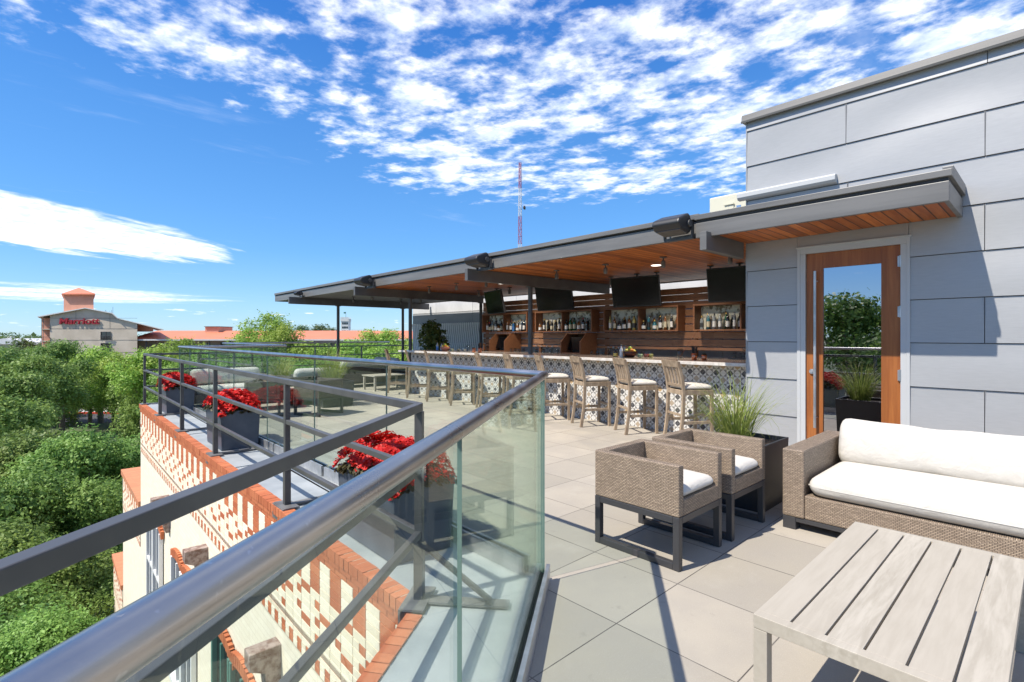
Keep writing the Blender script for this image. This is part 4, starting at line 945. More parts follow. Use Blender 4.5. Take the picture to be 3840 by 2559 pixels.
# coffee table
tb = thing('coffee_table', 'bleached slatted wooden coffee table in front of the big sofa', 'coffee table', (1.98, .785, 0)); tbo = Vector((1.98, .785, 0))
TX0, TX1, TY0, TY1, TZ = 1.97, 3.375, .105, .785, .42
m_ = MB(); m_.box(TX0, TX0 + .045, TY0, TY1, TZ - .05, TZ); m_.box(TX1 - .045, TX1, TY0, TY1, TZ - .05, TZ); m_.box(TX0 + .046, TX1 - .046, TY1 - .022, TY1 - .001, TZ - .051, TZ - .019); m_.box(TX0 + .046, TX1 - .046, TY0 + .001, TY0 + .022, TZ - .051, TZ - .019)
offt(m_.build('frame', M['table'], tb, bevel=.002), tbo)
ce = [TY1, .668, .556, .443, .330, .217, TY0]
for a_, b_ in zip(ce[:-1], ce[1:]):
    m_ = MB(); m_.box(TX0 + .0455, TX1 - .0455, b_ + (.004 if b_ > TY0 else 0), a_ - (.004 if a_ < TY1 else 0), TZ - .018, TZ - .0005); offt(m_.build('board', M['table'], tb, bevel=.0015), tbo)
for x in (TX0, TX1 - .05):
    for y in (TY0, TY1 - .05):
        m_ = MB(); m_.box(x + .0005, x + .0495, y + .0005, y + .0495, 0, TZ - .0515); offt(m_.build('leg', M['table'], tb, bevel=.002), tbo)
m_ = MB(); m_.box(TX0 + .05, TX1 - .05, .42, .47, TZ - .06, TZ - .02); offt(m_.build('under_rail', M['table'], tb), tbo)

# ------------------------------------------------------------------ planters
def blades(n, r0, hmin, hmax, spread, seed, wd=.006):
    rg = random.Random(seed); m_ = MB()
    for i in range(n):
        a = rg.uniform(0, 2 * math.pi); rr_ = r0 * math.sqrt(rg.random()); x, y = rr_ * math.cos(a), rr_ * math.sin(a); a2 = a + rg.uniform(-.9, .9)
        L_ = rg.uniform(hmin, hmax); bend = rg.uniform(.1, spread) * (1.6 if rg.random() < .15 else 1); w_ = wd * rg.uniform(.6, 1.3); seg = 7
        px_, pz = 0.0, 0.0; th_ = rg.uniform(0.02, .62); vs = []; sx, sy = -math.sin(a2) * w_ / 2, math.cos(a2) * w_ / 2
        for q in range(seg + 1):
            tp = 1 - (q / seg) ** 2.2; vs += [(x + px_ * math.cos(a2) - sx * tp, y + px_ * math.sin(a2) - sy * tp, pz), (x + px_ * math.cos(a2) + sx * tp, y + px_ * math.sin(a2) + sy * tp, pz)]
            px_ += L_ / seg * math.sin(th_); pz += L_ / seg * math.cos(th_); th_ += bend * 2.2 / seg * (0.4 + 1.6 * q / seg)
        m_.add(vs, [(2 * q, 2 * q + 1, 2 * q + 3, 2 * q + 2) for q in range(seg)], 0, False)
    return m_
def square_planter(name, label, loc, sx, sy, h_, m1, plant):
    t_ = thing(name, label, 'planter', loc)
    m_ = MB(); tx = .97
    for (x0_, x1_, y0_, y1_) in ((-sx, -sx + .02, -sy, sy), (sx - .02, sx, -sy, sy), (-sx + .02, sx - .02, -sy, -sy + .02), (-sx + .02, sx - .02, sy - .02, sy)): m_.box(x0_, x1_, y0_, y1_, 0, h_)
    for i, v_ in enumerate(m_.v):
        if v_[2] < .01: m_.v[i] = (v_[0] * .93, v_[1] * .93, 0)
    m_.build('box', M[m1], t_, bevel=.003)
    m_ = MB(); m_.box(-sx + .02, sx - .02, -sy + .02, sy - .02, h_ * .5, h_ - .04); m_.build('soil', M['soil'], t_)
    return t_
gp_ = square_planter('grass_planter', 'tall black planter of long green grass between the armchair and the door wall', (4.64, 1.93, 0), .28, .28, .56, 'dark_planter', None)
blades(330, .12, .40, .80, 1.0, 3, .007).build('ornamental_grass', M['blade'], gp_, loc=(-.06, .05, .5))
gp2 = square_planter('grass_planter', 'black planter of pale feathery grass out on the terrace behind the railing', (4.6, 10.5, 0), .34, .32, .52, 'dark_planter', None)
blades(380, .16, .5, .95, .6, 5, .008).build('ornamental_grass', M['blade'], gp2, loc=(0, 0, .46))
gp3 = square_planter('grass_planter', 'far planter of dry grass beyond the white bolster sofa', (4.15, 12.2, 0), .3, .3, .5, 'dark_planter', None)
blades(260, .16, .4, .75, .6, 9, .009).build('ornamental_grass', M['blade'], gp3, loc=(0, 0, .44))
# flower boxes
def flower_mesh(nx_, ny_, n, seed):
    rg = random.Random(seed); P_ = MB(); L_ = MB()
    for i in range(n):
        x = rg.uniform(-nx_, nx_) * 1.12; y = rg.uniform(-ny_, ny_) * 1.06; e = (x / nx_ / 1.12) ** 2 * .6 + (y / ny_ / 1.06) ** 4 * .7
        z = .21 * (1 - min(1, e)) ** .7 * rg.uniform(.75, 1.08) + .02 + rg.uniform(-.02, .03) + .03 * math.sin(y * 11 + seed)
        nrm = Vector((x / nx_ * .8 + rg.uniform(-.6, .6), y / ny_ * .4 + rg.uniform(-.6, .6), .8)).normalized(); t1 = nrm.orthogonal().normalized(); t2 = nrm.cross(t1); r_ = rg.uniform(.011, .021); c_ = Vector((x, y, z))
        for q in range(4):
            a = q * math.pi / 2 + rg.uniform(-.3, .3); d1 = t1 * math.cos(a) + t2 * math.sin(a); d2 = nrm.cross(d1); lift = nrm * r_ * rg.uniform(.1, .6)
            P_.add([c_, c_ + (d1 - .75 * d2) * r_ * .8 + lift * .6, c_ + d1 * r_ * 1.35 + lift, c_ + (d1 + .75 * d2) * r_ * .8 + lift * .6], [(0, 1, 2, 3)])
    for i in range(int(n * .8)):
        x = rg.uniform(-nx_, nx_) * 1.1; y = rg.uniform(-ny_, ny_) * 1.04; e = (x / nx_ / 1.12) ** 2 * .6 + (y / ny_ / 1.06) ** 4 * .7
        z = .17 * (1 - min(1, e)) * rg.uniform(.2, 1.05); nrm = Vector((x / nx_ + rg.uniform(-.7, .7), y / ny_ * .5 + rg.uniform(-.7, .7), .9)).normalized(); t1 = nrm.orthogonal().normalized(); t2 = nrm.cross(t1); r_ = rg.uniform(.02, .036); c_ = Vector((x, y, z))
        L_.add([c_ - t1 * r_, c_ + t2 * r_ * .8, c_ + t1 * r_, c_ - t2 * r_ * .8], [(0, 1, 2, 3)])
    return P_, L_
fl = [(7.72, 'navy planter of bright red begonias, middle one of the row on the ledge'), (3.30, 'navy planter of red begonias nearest the railing corner'), (11.90, 'navy planter of red begonias at the far end of the ledge')]
for i, (y, lb) in enumerate(fl):
    t_ = square_planter('flower_planter', lb, (xo(y) + .40, y, -.008), .235, .43 if i != 2 else .48, .50, 'navy', None); t_['group'] = 'navy flower planters on the ledge'; t_.rotation_euler.z = -SK
    a, b = flower_mesh(.235, .43 if i != 2 else .48, 2300, i + 3); a.build('flowers', M['petal'], t_, loc=(0, 0, .47)); b.build('foliage', M['begleaf'], t_, loc=(0, 0, .46))

# ------------------------------------------------------------------ things on the bar
def on_bar(name, label, cat, x, y, z=1.1045, group=None): return thing(name, label, cat, (x, y, z), group=group)
def lth(prof, n=18): m_ = MB(); m_.lathe(prof, n=n); return m_
def tumbler(r_, h_): return lth([(.0001, .0), (r_ * .88, .0), (r_, h_), (r_ * .93, h_), (r_ * .8, .008), (.0001, .008)], 14)
def cup(label, x, y, stuff, r_=.042, h_=.1):
    t_ = on_bar('copper_cup', label, 'cup', x, y, group='copper cups on the bar'); lth([(.0001, 0), (r_ * .85, 0), (r_, h_), (r_ * .92, h_), (r_ * .8, .01), (.0001, .01)]).build('cup_body', M['copper'], t_)
    m_ = MB(); rg = random.Random(int(x * 100))
    if stuff == 'straws':
        for i in range(26):
            a = rg.uniform(0, 6.28); q = rg.uniform(.3, .9); m_.tube([(.02 * math.cos(a), .02 * math.sin(a), .02), (.05 * q * math.cos(a), .05 * q * math.sin(a), rg.uniform(.17, .215))], .004, 6)
        m_.build('straw_bunch', M['black'], t_)
    else:
        for i in range(40):
            a = rg.uniform(0, 6.28); q = .035 * rg.random(); c_ = Vector((q * math.cos(a), q * math.sin(a), h_ + rg.uniform(-.01, .02))); m_.lathe([(.0001, -.008), (.01, 0), (.0001, .008)], c_, 6)
        m_.build('garnish', M['begleaf'], t_)
    return t_
cup('copper cup of black straws near the grey tower end of the bar', 7.23, 3.74, 'straws'); cup('low copper cup of herbs, rightmost thing on the bar', 7.26, 3.60, 'g', .042, .08)
cup('copper cup left of the bar column, plain', 7.0, 8.72, 'g', .042, .09); cup('copper cup of black straws left of the bar column', 7.07, 8.60, 'straws')
t_ = on_bar('mixing_glass', 'ribbed mixing glass with a long bar spoon', 'glass', 7.5, 4.12); tumbler(.05, .16).build('glass_body', M['clear'], t_); m_ = MB(); m_.tube([(-.0, .0, .02), (.10, -.20, .40)], .003, 6); m_.build('bar_spoon', M['copper'], t_)
t_ = on_bar('mixing_glass', 'cut mixing glass at the far part of the bar left of the copper cups', 'glass', 7.3, 9.3); tumbler(.05, .14).build('glass_body', M['clear'], t_)
def fruit_bowl(label, x, y, m1):
    t_ = on_bar('fruit_bowl', label, 'bowl', x, y, group='fruit bowls on the bar'); lth([(.0001, 0), (.06, 0), (.105, .05), (.12, .105), (.113, .105), (.09, .05), (.0001, .02)], 22).build('bowl', m1, t_)
    rg = random.Random(int(y * 10)); fm = [mat('orange_fruit_%d' % int(y), (.75, .25, .02), .5), mat('lime_fruit_%d' % int(y), (.3, .42, .04), .4), mat('lemon_fruit_%d' % int(y), (.75, .6, .1), .5)]
    for i, (a, q, z) in enumerate(((0, .05, .11), (2.1, .055, .11), (4.2, .05, .115), (1, .0, .15), (5.2, .06, .10))):
        lth([(.0001, -.036)] + [(.036 * math.cos(v_), .036 * math.sin(v_)) for v_ in (-1, -.5, 0, .5, 1)] + [(.0001, .036)], 14).build('fruit', fm[(i + int(y)) % 3], t_, loc=(q * math.cos(a), q * math.sin(a), z))
    return t_
fruit_bowl('hammered dark copper bowl of citrus fruit near the middle of the bar', 7.32, 4.93, mat('dark_copper', (.12, .045, .03), .35, .7)); fruit_bowl('terracotta bowl of oranges at the far end of the bar', 7.22, 10.1, mat('terracotta', (.42, .17, .11), .7))
def jar(label, x, y, cc):
    t_ = on_bar('glass_jar', label, 'jar', x, y, group='clip top jars on the bar'); lth([(.0001, .001), (.045, .001), (.045, .075), (.036, .09), (.036, .095)]).build('glass_body', M['clear'], t_)
    lth([(.0001, .004), (.041, .004), (.041, .06), (.0001, .06)]).build('contents', mat('jar_contents_%d' % int(y * 100), cc, .7), t_); lth([(.038, .095), (.038, .105), (.0001, .106)]).build('lid', M['clear'], t_)
for i, (x, y, cc, lb) in enumerate(((7.40, 4.79, (.4, .5, .28), 'clip top jar of pale cucumber next to the dark fruit bowl'), (7.48, 4.72, (.3, .05, .04), 'clip top jar of dark cherries between the other two jars'), (7.55, 4.68, (.45, .42, .1), 'clip top jar of olives, right end of the jars'), (7.3, 9.93, (.5, .5, .3), 'clip top jar right of the terracotta bowl'), (7.38, 9.78, (.2, .2, .15), 'clip top jar of dark garnish on the far part of the bar'), (7.42, 9.62, (.3, .3, .28), 'clip top jar right end of the far jars'))): jar(lb, x, y, cc)
def sm_bottle(label, x, y, mb_, ml, h_=.2, r_=.03):
    t_ = on_bar('small_bottle', label, 'bottle', x, y, group='small bottles on the bar'); lth([(.0001, 0), (r_, 0), (r_, h_ * .6), (r_ * .4, h_ * .75), (r_ * .35, h_ * .9)]).build('glass_body', mb_, t_); lth([(r_ * 1.02, h_ * .12), (r_ * 1.02, h_ * .5)]).build('label', ml, t_); lth([(r_ * .42, h_ * .88), (r_ * .42, h_), (.0001, h_)]).build('cap', M['black'], t_)
sm_bottle('dark squat bottle with a yellow label left of the fruit', 7.24, 5.17, BM['dark'], CM['gold'], .14, .038); sm_bottle('slim white bottle left of the fruit', 7.25, 5.06, M['white'], LM['white'], .22, .028); sm_bottle('small bottle with a red cap behind the white one', 7.34, 5.05, BM['clear'], LM['orange'], .2, .028)
sm_bottle('blue labelled bottle at the far end of the bar', 7.15, 10.32, BM['clear'], LM['blue'], .22, .03); sm_bottle('clear little bottle beside the far fruit bowl', 7.2, 10.22, BM['clear'], LM['white'], .2, .028); sm_bottle('orange topped bottle beside the far fruit bowl', 7.28, 10.25, BM['amber'], LM['cream'], .21, .028)
# glasses on the back counter
wgl = thing('wine_glass', 'g', 'wine glass', group='stemmed glasses on the back counter'); lth([(.0001, 0), (.033, 0), (.033, .003), (.004, .008), (.004, .07), (.03, .10), (.038, .135), (.031, .175)], 12).build('glass_body', M['clear'], wgl)
tgl = thing('tumbler', 'g', 'tumbler', group='tumblers on the back counter'); tumbler(.036, .09).build('glass_body', M['clear'], tgl)
first = {'w': True, 't': True}
def glasses(kind, n, y0, y1, desc, x0=8.62, z=1.0755):
    src = wgl if kind == 'w' else tgl
    for i in range(n):
        y = y1 - (y1 - y0) * (i + .5) / n; lb = '%s, %s from left %s' % ('clear stemmed glass' if kind == 'w' else 'clear tumbler', ordn[i], desc); loc = (x0 + (.1 if i % 2 else 0), y, z)
        if first[kind]: first[kind] = False; src.location = loc; src['label'] = lb
        else: dup(src, loc, 0, lb)
glasses('t', 6, 8.9, 9.3, 'beside the left till hood'); glasses('w', 10, 7.75, 8.6, 'between the column and the right till hood'); glasses('t', 8, 7.65, 8.55, 'in front row left of the right till hood', 8.50)
glasses('t', 6, 6.35, 6.8, 'right of the right till hood'); glasses('w', 8, 5.85, 6.35, 'above the small dark bottle on the bar'); glasses('t', 9, 2.9, 3.75, 'beside the grey tower, lower row', 8.55, 1.10); glasses('t', 7, 3.1, 3.6, 'beside the grey tower, upper row', 8.6, 1.20)
t_ = MB(); t_.box(8.5, 8.72, 2.85, 3.8, 1.0765, 1.099); tag(t_.build('bar_mat', M['black']), 'black rubber mat under the tumblers beside the grey tower', 'mat')
t_ = MB(); t_.box(8.56, 8.74, 3.05, 3.62, 1.191, 1.199); tag(t_.build('glass_tray', M['clear']), 'clear tray carrying the upper row of tumblers', 'tray')
for i, y in enumerate((10.45, 10.3)):
    t_ = thing('decanter', ['left', 'right'][i] + ' small amber decanter at the far end of the back counter', 'decanter', (8.6, y, 1.076), group='amber decanters'); lth([(.0001, 0), (.045, 0), (.05, .05), (.02, .12), (.028, .2), (.0001, .2)]).build('glass_body', BM['amber'], t_)
# potted evergreen behind the far end of the bar
pt = thing('potted_evergreen', 'glossy leaved evergreen bush in a pot behind the far end of the bar', 'plant', (8.25, 12.1, 0)); lth([(.0001, 0), (.2, 0), (.27, .5), (.25, .5), (.22, .44), (.0001, .44)], 22).build('pot', M['dark_planter'], pt)

# ------------------------------------------------------------------ foliage tools
def leaf_cloud(seed, blobs, n, size, up=0.55, inner=.5, clus=1):
    """numpy leaf quads spread over the shells of several blobs: (cx,cy,cz,rx,ry,rz)"""
    rg = np.random.default_rng(seed); B_ = np.array(blobs, float); wts = (B_[:, 3] * B_[:, 4] + B_[:, 3] * B_[:, 5]); wts /= wts.sum()
    idx = rg.choice(len(B_), n, p=wts); d = rg.normal(size=(n, 3)); d /= np.linalg.norm(d, axis=1)[:, None]
    d[:, 2] = np.where((d[:, 2] < -.35) & (rg.random(n) < .6), -d[:, 2], d[:, 2])
    rad = inner + (1 - inner) * rg.random(n) ** .45; rad *= 1 + rg.normal(size=n) * .035; rad *= 1 + .2 * np.sin(d[:, 0] * 9 + seed) * np.sin(d[:, 1] * 8 + idx) + .1 * np.sin(d[:, 2] * 13 + idx * 2)
    if clus > 1:
        nc = n // clus; rep_ = np.repeat(np.arange(nc), clus)[:n]; rep_ = np.concatenate([rep_, np.arange(n - len(rep_))]); d = d[rep_]; rad = rad[rep_]; idx = idx[rep_]
    P = B_[idx, :3] + d * rad[:, None] * B_[idx, 3:6]
    if clus > 1: P = P + rg.normal(size=(n, 3)) * size * .95
    nr = d + rg.normal(size=(n, 3)) * .75; nr[:, 2] += up; nr /= np.linalg.norm(nr, axis=1)[:, None]
    a = rg.normal(size=(n, 3)); t1 = np.cross(nr, a); t1 /= np.linalg.norm(t1, axis=1)[:, None]; t2 = np.cross(nr, t1)
    s = size * (.45 + 1.35 * rg.random(n) ** 1.6)[:, None]
    V = np.stack([P - t1 * s * .5, P - t2 * s * .3 + nr * s * .06, P + t1 * s * .5, P + t2 * s * .3 + nr * s * .06], 1).reshape(-1, 3)
    return V
def quads(name, V, m_, parent=None, loc=(0, 0, 0)):
    n = len(V) // 4; me = bpy.data.meshes.new(name); me.vertices.add(4 * n); me.vertices.foreach_set('co', V.astype(np.float32).ravel())
    me.loops.add(4 * n); me.loops.foreach_set('vertex_index', np.arange(4 * n, dtype=np.int32)); me.polygons.add(n)
    me.polygons.foreach_set('loop_start', np.arange(0, 4 * n, 4, dtype=np.int32)); me.polygons.foreach_set('loop_total', np.full(n, 4, np.int32))
    me.materials.append(m_); me.update(); me.validate(); o = bpy.data.objects.new(name, me); col.objects.link(o); o.location = loc
    if parent: o.parent = parent
    return o
quads('foliage', leaf_cloud(4, [(0, 0, 1.35, .42, .42, .38), (-.12, -.05, 1.62, .28, .28, .3), (.12, .1, 1.1, .4, .4, .35), (-.05, 0, .85, .3, .3, .3)], 2600, .085, .3, .3), M['leaf_bush'], pt)
m_ = MB(); m_.tube([(0, 0, .4), (.02, .01, .9), (-.03, 0, 1.5)], [.02, .015, .008], 8); m_.build('stem', M['bark_t'], pt)

def tree_proto(kind, seed, n, size, m1, R_=1.0, H=1.0):
    """unit tree: crown radius about 1, crown centre at z=0, trunk reaching down"""
    rg = random.Random(seed); t_ = thing(kind, 't', 'tree'); bl = []
    nb = 13
    for i in range(nb):
        a = rg.uniform(0, 6.28); q = rg.uniform(.25, .68) if i > 2 else rg.uniform(0, .25); z = rg.uniform(-.35, .42) * H if i > 2 else .45 * H
        r_ = rg.uniform(.26, .46); bl.append((q * math.cos(a), q * math.sin(a), z, r_, r_, r_ * rg.uniform(.7, .95) * H))
    c_ = quads('crown', leaf_cloud(seed, bl, n, size, .55, .45, 8), m1, t_)
    m_ = MB(); m_.tube([(0, 0, -8), (.02, .02, -1.2), (.0, .03, -.35)], [.10, .075, .05], 9)
    for i in range(7):
        b = bl[i * 2 % nb]; m_.tube([(0, .02, -.9 + i * .08), (b[0] * .55, b[1] * .55, b[2] * .4 - .25), (b[0], b[1], b[2])], [.035, .022, .006], 6)
    m_.build('trunk', M['bark_t'], t_); return t_
TP = {'near': tree_proto('live_oak', 11, 34000, .034, M['leaf_oak']), 'near2': tree_proto('live_oak', 23, 34000, .034, M['leaf_dark']),
      'dark': tree_proto('live_oak', 31, 14000, .05, M['leaf_dark']), 'dark2': tree_proto('live_oak', 37, 14000, .05, M['leaf_oak']),
      'light': tree_proto('spring_tree', 41, 11000, .052, M['leaf_light'], 1, 1.15), 'light2': tree_proto('spring_tree', 47, 7000, .06, M['leaf_light'], 1, 1.3), 'far': tree_proto('distant_tree', 53, 2500, .10, M['leaf_far'], 1, .9)}
used = set(); tn = 0
def tree(kind, px_, py_, dist, rad, label, zs_=1.0):
    """px_,py_: photo position (2353 wide) of the crown top; dist: camera depth"""
    d = ray(px_ * K, py_ * K) * dist; loc = Vector((d.x, d.y, CH + d.z - rad * .82 * zs_)); p = TP[kind]; rz = rnd.uniform(0, 6.28); g_ = {'near': 'live oaks below the terrace', 'near2': 'live oaks below the terrace'}.get(kind, 'trees around the hotel')
    if kind not in used:
        used.add(kind); p.location = loc; p.scale = (rad, rad, rad * zs_); p.rotation_euler = (0, 0, rz); p['label'] = label; p['group'] = g_; return p
    return dup(p, loc, rz, label, g_, (rad, rad, rad * zs_))
near = [(40, 985, 26, 4.6, 'near2', 'broad live oak left of the terrace, farthest back of the near row'), (215, 985, 25.5, 3.6, 'near', 'live oak just left of the brick building below the kerb'),
        (-60, 1090, 19, 3.9, 'near2', 'live oak crown at the left edge of the picture above the guard rail'), (110, 1075, 20.5, 3.4, 'near', 'live oak crown filling the left middle below the kerb'),
        (265, 1015, 28, 3.0, 'near2', 'darker live oak against the far corner of the brick wall'), (35, 1200, 16, 3.0, 'near', 'live oak crown behind the dark rail at lower left'), (165, 1150, 22, 2.6, 'near2', 'live oak beside the lower brick ledge'),
        (-80, 1370, 12.5, 3.0, 'near2', 'live oak crown at the bottom left corner'), (60, 1420, 11.5, 1.9, 'near', 'small live oak crown below the big steel handrail'), (130, 1290, 15.5, 2.2, 'near2', 'live oak crown between the rail and the brick building'), (225, 1230, 24, 2.3, 'near', 'deep shaded live oak beside the lowest brick ledge'), (-10, 1300, 14, 2.3, 'near', 'live oak crown tucked under the dark rail at far left'), (215, 1420, 19, 2.3, 'near2', 'lowest live oak crown beside the bottom of the brick building'), (110, 1470, 13, 1.8, 'near', 'live oak crown low under the handrail')]
for (a_, b_, c_, d_, k_, l_) in near: tree(k_, a_, b_, c_, d_, l_)
far_ = [(25, 792, 62, 6.0, 'dark', 'dark oak at the far left below the water tower'), (85, 815, 58, 5.0, 'dark2', 'dark oak in front of the white roofs'), (140, 778, 70, 4.5, 'dark', 'taller olive tree against the hotel balconies'), (40, 850, 46, 4.4, 'dark', 'big dark oak at left, above the kerb'),
        (165, 812, 80, 6.2, 'light', 'bright green tree in front of the hotel gable'), (230, 806, 82, 6.2, 'light', 'bright yellow green tree under the red sign'), (285, 822, 76, 5.6, 'light', 'bright tree left of the guard rail corner'), (-5, 905, 36, 3.9, 'dark2', 'dark oak at the left edge beside the street'), (125, 850, 78, 4.6, 'dark', 'dark oak above the red kerb'), (205, 850, 78, 4.2, 'dark2', 'mid green oak right above the red kerb'),
        (330, 812, 60, 4.0, 'light', 'spring tree behind the guard rail end post'), (375, 806, 62, 4.2, 'light2', 'spring tree left of the glass railing end'), (262, 855, 76, 4.2, 'light', 'bright tree hanging over the kerb by the brick corner'), (318, 862, 72, 4.4, 'dark2', 'dark tree behind the first flower planter'), (430, 784, 78, 3.6, 'light2', 'small bright tree in front of the hotel balconies'), (470, 812, 60, 4.6, 'light', 'tree seen through the far glass railing, left'), (520, 835, 48, 4.0, 'dark2', 'green tree seen through the glass above the bolster sofa'),
        (90, 900, 70, 4.6, 'dark', 'dark oak low down left of the kerb'), (25, 893, 58, 4.4, 'dark', 'dark oak low down at the left edge'), (325, 905, 62, 4.0, 'dark2', 'green tree low beside the brick corner'), (120, 885, 88, 4.2, 'dark', 'dark oak standing beside the street left of the red kerb'), (612, 728, 84, 4.4, 'light2', 'tallest spring tree rising above the orange roof'), (570, 762, 82, 4.2, 'light2', 'spring tree left of the tallest one'), (655, 752, 80, 3.6, 'light2', 'narrow spring tree right of the tallest one'), (610, 785, 76, 5.5, 'light', 'wide bright tree below the tallest one'), (690, 795, 66, 4.2, 'light', 'spring tree right of the roof gap'), (745, 800, 60, 3.8, 'light', 'spring tree left of the thin canopy column'), (800, 790, 62, 3.8, 'light', 'spring tree right of the thin canopy column'), (850, 770, 66, 3.8, 'light2', 'rounded spring tree under the canopy'), (900, 764, 66, 3.6, 'light', 'spring tree beside the pair of canopy columns'), (875, 800, 54, 4.2, 'light', 'spring tree low behind the far guard rail'), (775, 820, 52, 4.0, 'light', 'spring tree low behind the grass planter'), (935, 790, 60, 4.0, 'light', 'spring tree behind the end of the bar'), (640, 820, 52, 4.6, 'dark2', 'green tree behind the far glass railings'), (570, 815, 56, 4.2, 'light', 'tree behind the end of the glass handrail'), (700, 835, 46, 3.6, 'dark2', 'tree low behind the far furniture'), (410, 835, 46, 3.6, 'dark2', 'tree low behind the far end of the outer guard rail'),
        (693, 746, 210, 6, 'far', 'grey green tree on the skyline left of the pale tower'), (735, 744, 210, 6.5, 'far', 'second skyline tree above the orange roof'), (760, 752, 205, 4, 'far', 'small skyline tree nearest the pale tower'), (5, 795, 90, 6, 'far', 'pale tree at the left edge below the horizon'), (60, 776, 120, 6, 'far', 'pale distant tree under the water tower'), (70, 800, 80, 5, 'far', 'pale tree in front of the low white roofs')]
for (a_, b_, c_, d_, k_, l_) in far_: tree(k_, a_, b_, c_, d_, l_)
for (x_, y_, zt_, r_, l_) in ((-22, 3.0, 3.2, 4.5, 'tall dark oak across the street, reflected in the door glass'), (-27, 9.5, 4.6, 5.0, 'broad oak across the street, topmost in the door reflection'), (-24, 15.5, 2.8, 4.2, 'oak across the street to the right in the door reflection'), (-19, -3.5, 2.0, 4.2, 'oak across the street behind the camera'), (-30, 22, 2.5, 5, 'oak farther up the street across from the terrace')):
    dup(TP['dark'], (x_, y_, zt_ - r_ * .82), rnd.uniform(0, 6), l_, 'oaks across the street', (r_, r_, r_))
for k_, p_ in TP.items():
    if k_ not in used: print('unused tree', k_)
# distant woodland as one mass
rg = np.random.default_rng(3); nb = 2600
ang_ = rg.uniform(-1.15, 1.15, nb); dist_ = 150 * np.exp(rg.random(nb) ** .8 * 3.0)
bl = []
for a_, d_ in zip(ang_, dist_):
    p = cw(d_ * math.sin(a_), d_ * math.cos(a_)); s_ = random.Random(int(d_ * 77)).uniform(4, 7.5) * (1 + d_ / 1500)
    bl.append((p.x, p.y, GZ + s_ * .55 + d_ * .0012, s_ * 1.2, s_ * 1.2, s_ * .85))
B_ = np.array(bl); Vv = []
for lo, hi, sz, nn in ((0, 350, .9, 42000), (350, 900, 2.2, 30000), (900, 5000, 6.0, 26000)):
    sel = B_[(dist_ >= lo) & (dist_ < hi)]
    if len(sel): Vv.append(leaf_cloud(5 + lo, sel, nn, sz, .5, .8))
wo_ = quads('distant_woodland', np.concatenate(Vv), M['leaf_far']); tag(wo_, 'grey green treetops of the town reaching to the horizon', 'woodland', kind='stuff')
# undergrowth below the near trees
ug = leaf_cloud(77, [(x, y, GZ + 1.5, 3.5, 3.5, 2.0) for x in (-8, -3, -13) for y in (8, 14, 20, 26, 32)], 16000, .3, .6, .5)
u_ = quads('undergrowth', ug, M['leaf_dark']); tag(u_, 'shaded shrubs on the ground between the live oaks', 'shrubs', kind='stuff')

# ------------------------------------------------------------------ hotel beyond the trees (built in a frame square to the view)
HD = 110.0; hs_ = HD / F
def hx(zx): return (zx / 2.351 - 1920) * hs_            # crop pixels of the hotel -> metres right of the view axis
def hz(zy): return CH - (1000 + zy / 2.351 - HY) * hs_
ho = cw(-91, HD, 0)
hotel = thing('hotel', 'beige gabled hotel with long orange metal roof and red wall lettering', 'hotel', ho, -TH)
hotel.rotation_euler = (0, 0, -TH)
def L_(zx, y=0.0, zy=0.0): return (hx(zx) + 91, y, hz(zy))
SKW = -.84
def skew(m_, n0):
    for i in range(n0, len(m_.v)): v_ = m_.v[i]; m_.v[i] = (v_[0] + SKW * v_[1], v_[1], v_[2])
def hb(m_, zx0, zx1, y0, y1, zy0, zy1, mi=0, sk=True):
    n0 = len(m_.v); m_.box(hx(zx0) + 91, hx(zx1) + 91, y0, y1, hz(zy1), hz(zy0), mi)
    if sk and zx0 < 1200: skew(m_, n0)
def hp(m_, pts, y0, y1, mi=0): n0 = len(m_.v); m_.prism([(hx(a) + 91, hz(b)) for a, b in pts], 'y', y0, y1, mi); skew(m_, n0)
GB = hz(0) - 0
m_ = MB(); hp(m_, [(440, 1020), (440, 432), (750, 372), (985, 418), (1035, 462), (1210, 503), (1210, 1020)], 0, 16); m_.build('gable_wall', M['stucco'], hotel)
m_ = MB(); hp(m_, [(333, 448), (333, 440), (440, 420), (750, 364), (990, 410), (1040, 455), (1035, 461), (985, 417), (750, 371), (440, 430)], -.7, 16.3); hp(m_, [(1036, 461), (1036, 455), (1212, 497), (1440, 553), (1440, 561), (1212, 504)], -.5, 8); m_.build('roof_edge', M['tower_w'], hotel)
m_ = MB(); hp(m_, [(1211, 572), (1211, 506), (1365, 540), (1365, 572)], 2.5, 8); m_.build('salmon_wall', M['pink'], hotel)
m_ = MB(); hb(m_, 560, 826, 1, 12, 238, 420); m_.build('salmon_tower', M['pink'], hotel)
m_ = MB(); a = (hx(541) + 91, hz(238)); b = (hx(841) + 91, hz(238)); ap = (hx(693) + 91, hz(195))
x0_, x1_, z_ = a[0], b[0], a[1]; m_.add([(x0_, .3, z_), (x1_, .3, z_), (x1_, 13, z_), (x0_, 13, z_), (ap[0], 6.5, ap[1] + .8)], [(0, 1, 4), (1, 2, 4), (2, 3, 4), (3, 0, 4), (3, 2, 1, 0)]); m_.box(x0_, x1_, .3, 13, z_ - .25, z_ - .002); skew(m_, 0); m_.build('tower_roof', M['roof'], hotel)
m_ = MB(); hb(m_, 686, 700, 6.3, 6.8, 180, 200); m_.build('finial', M['dark'], hotel)
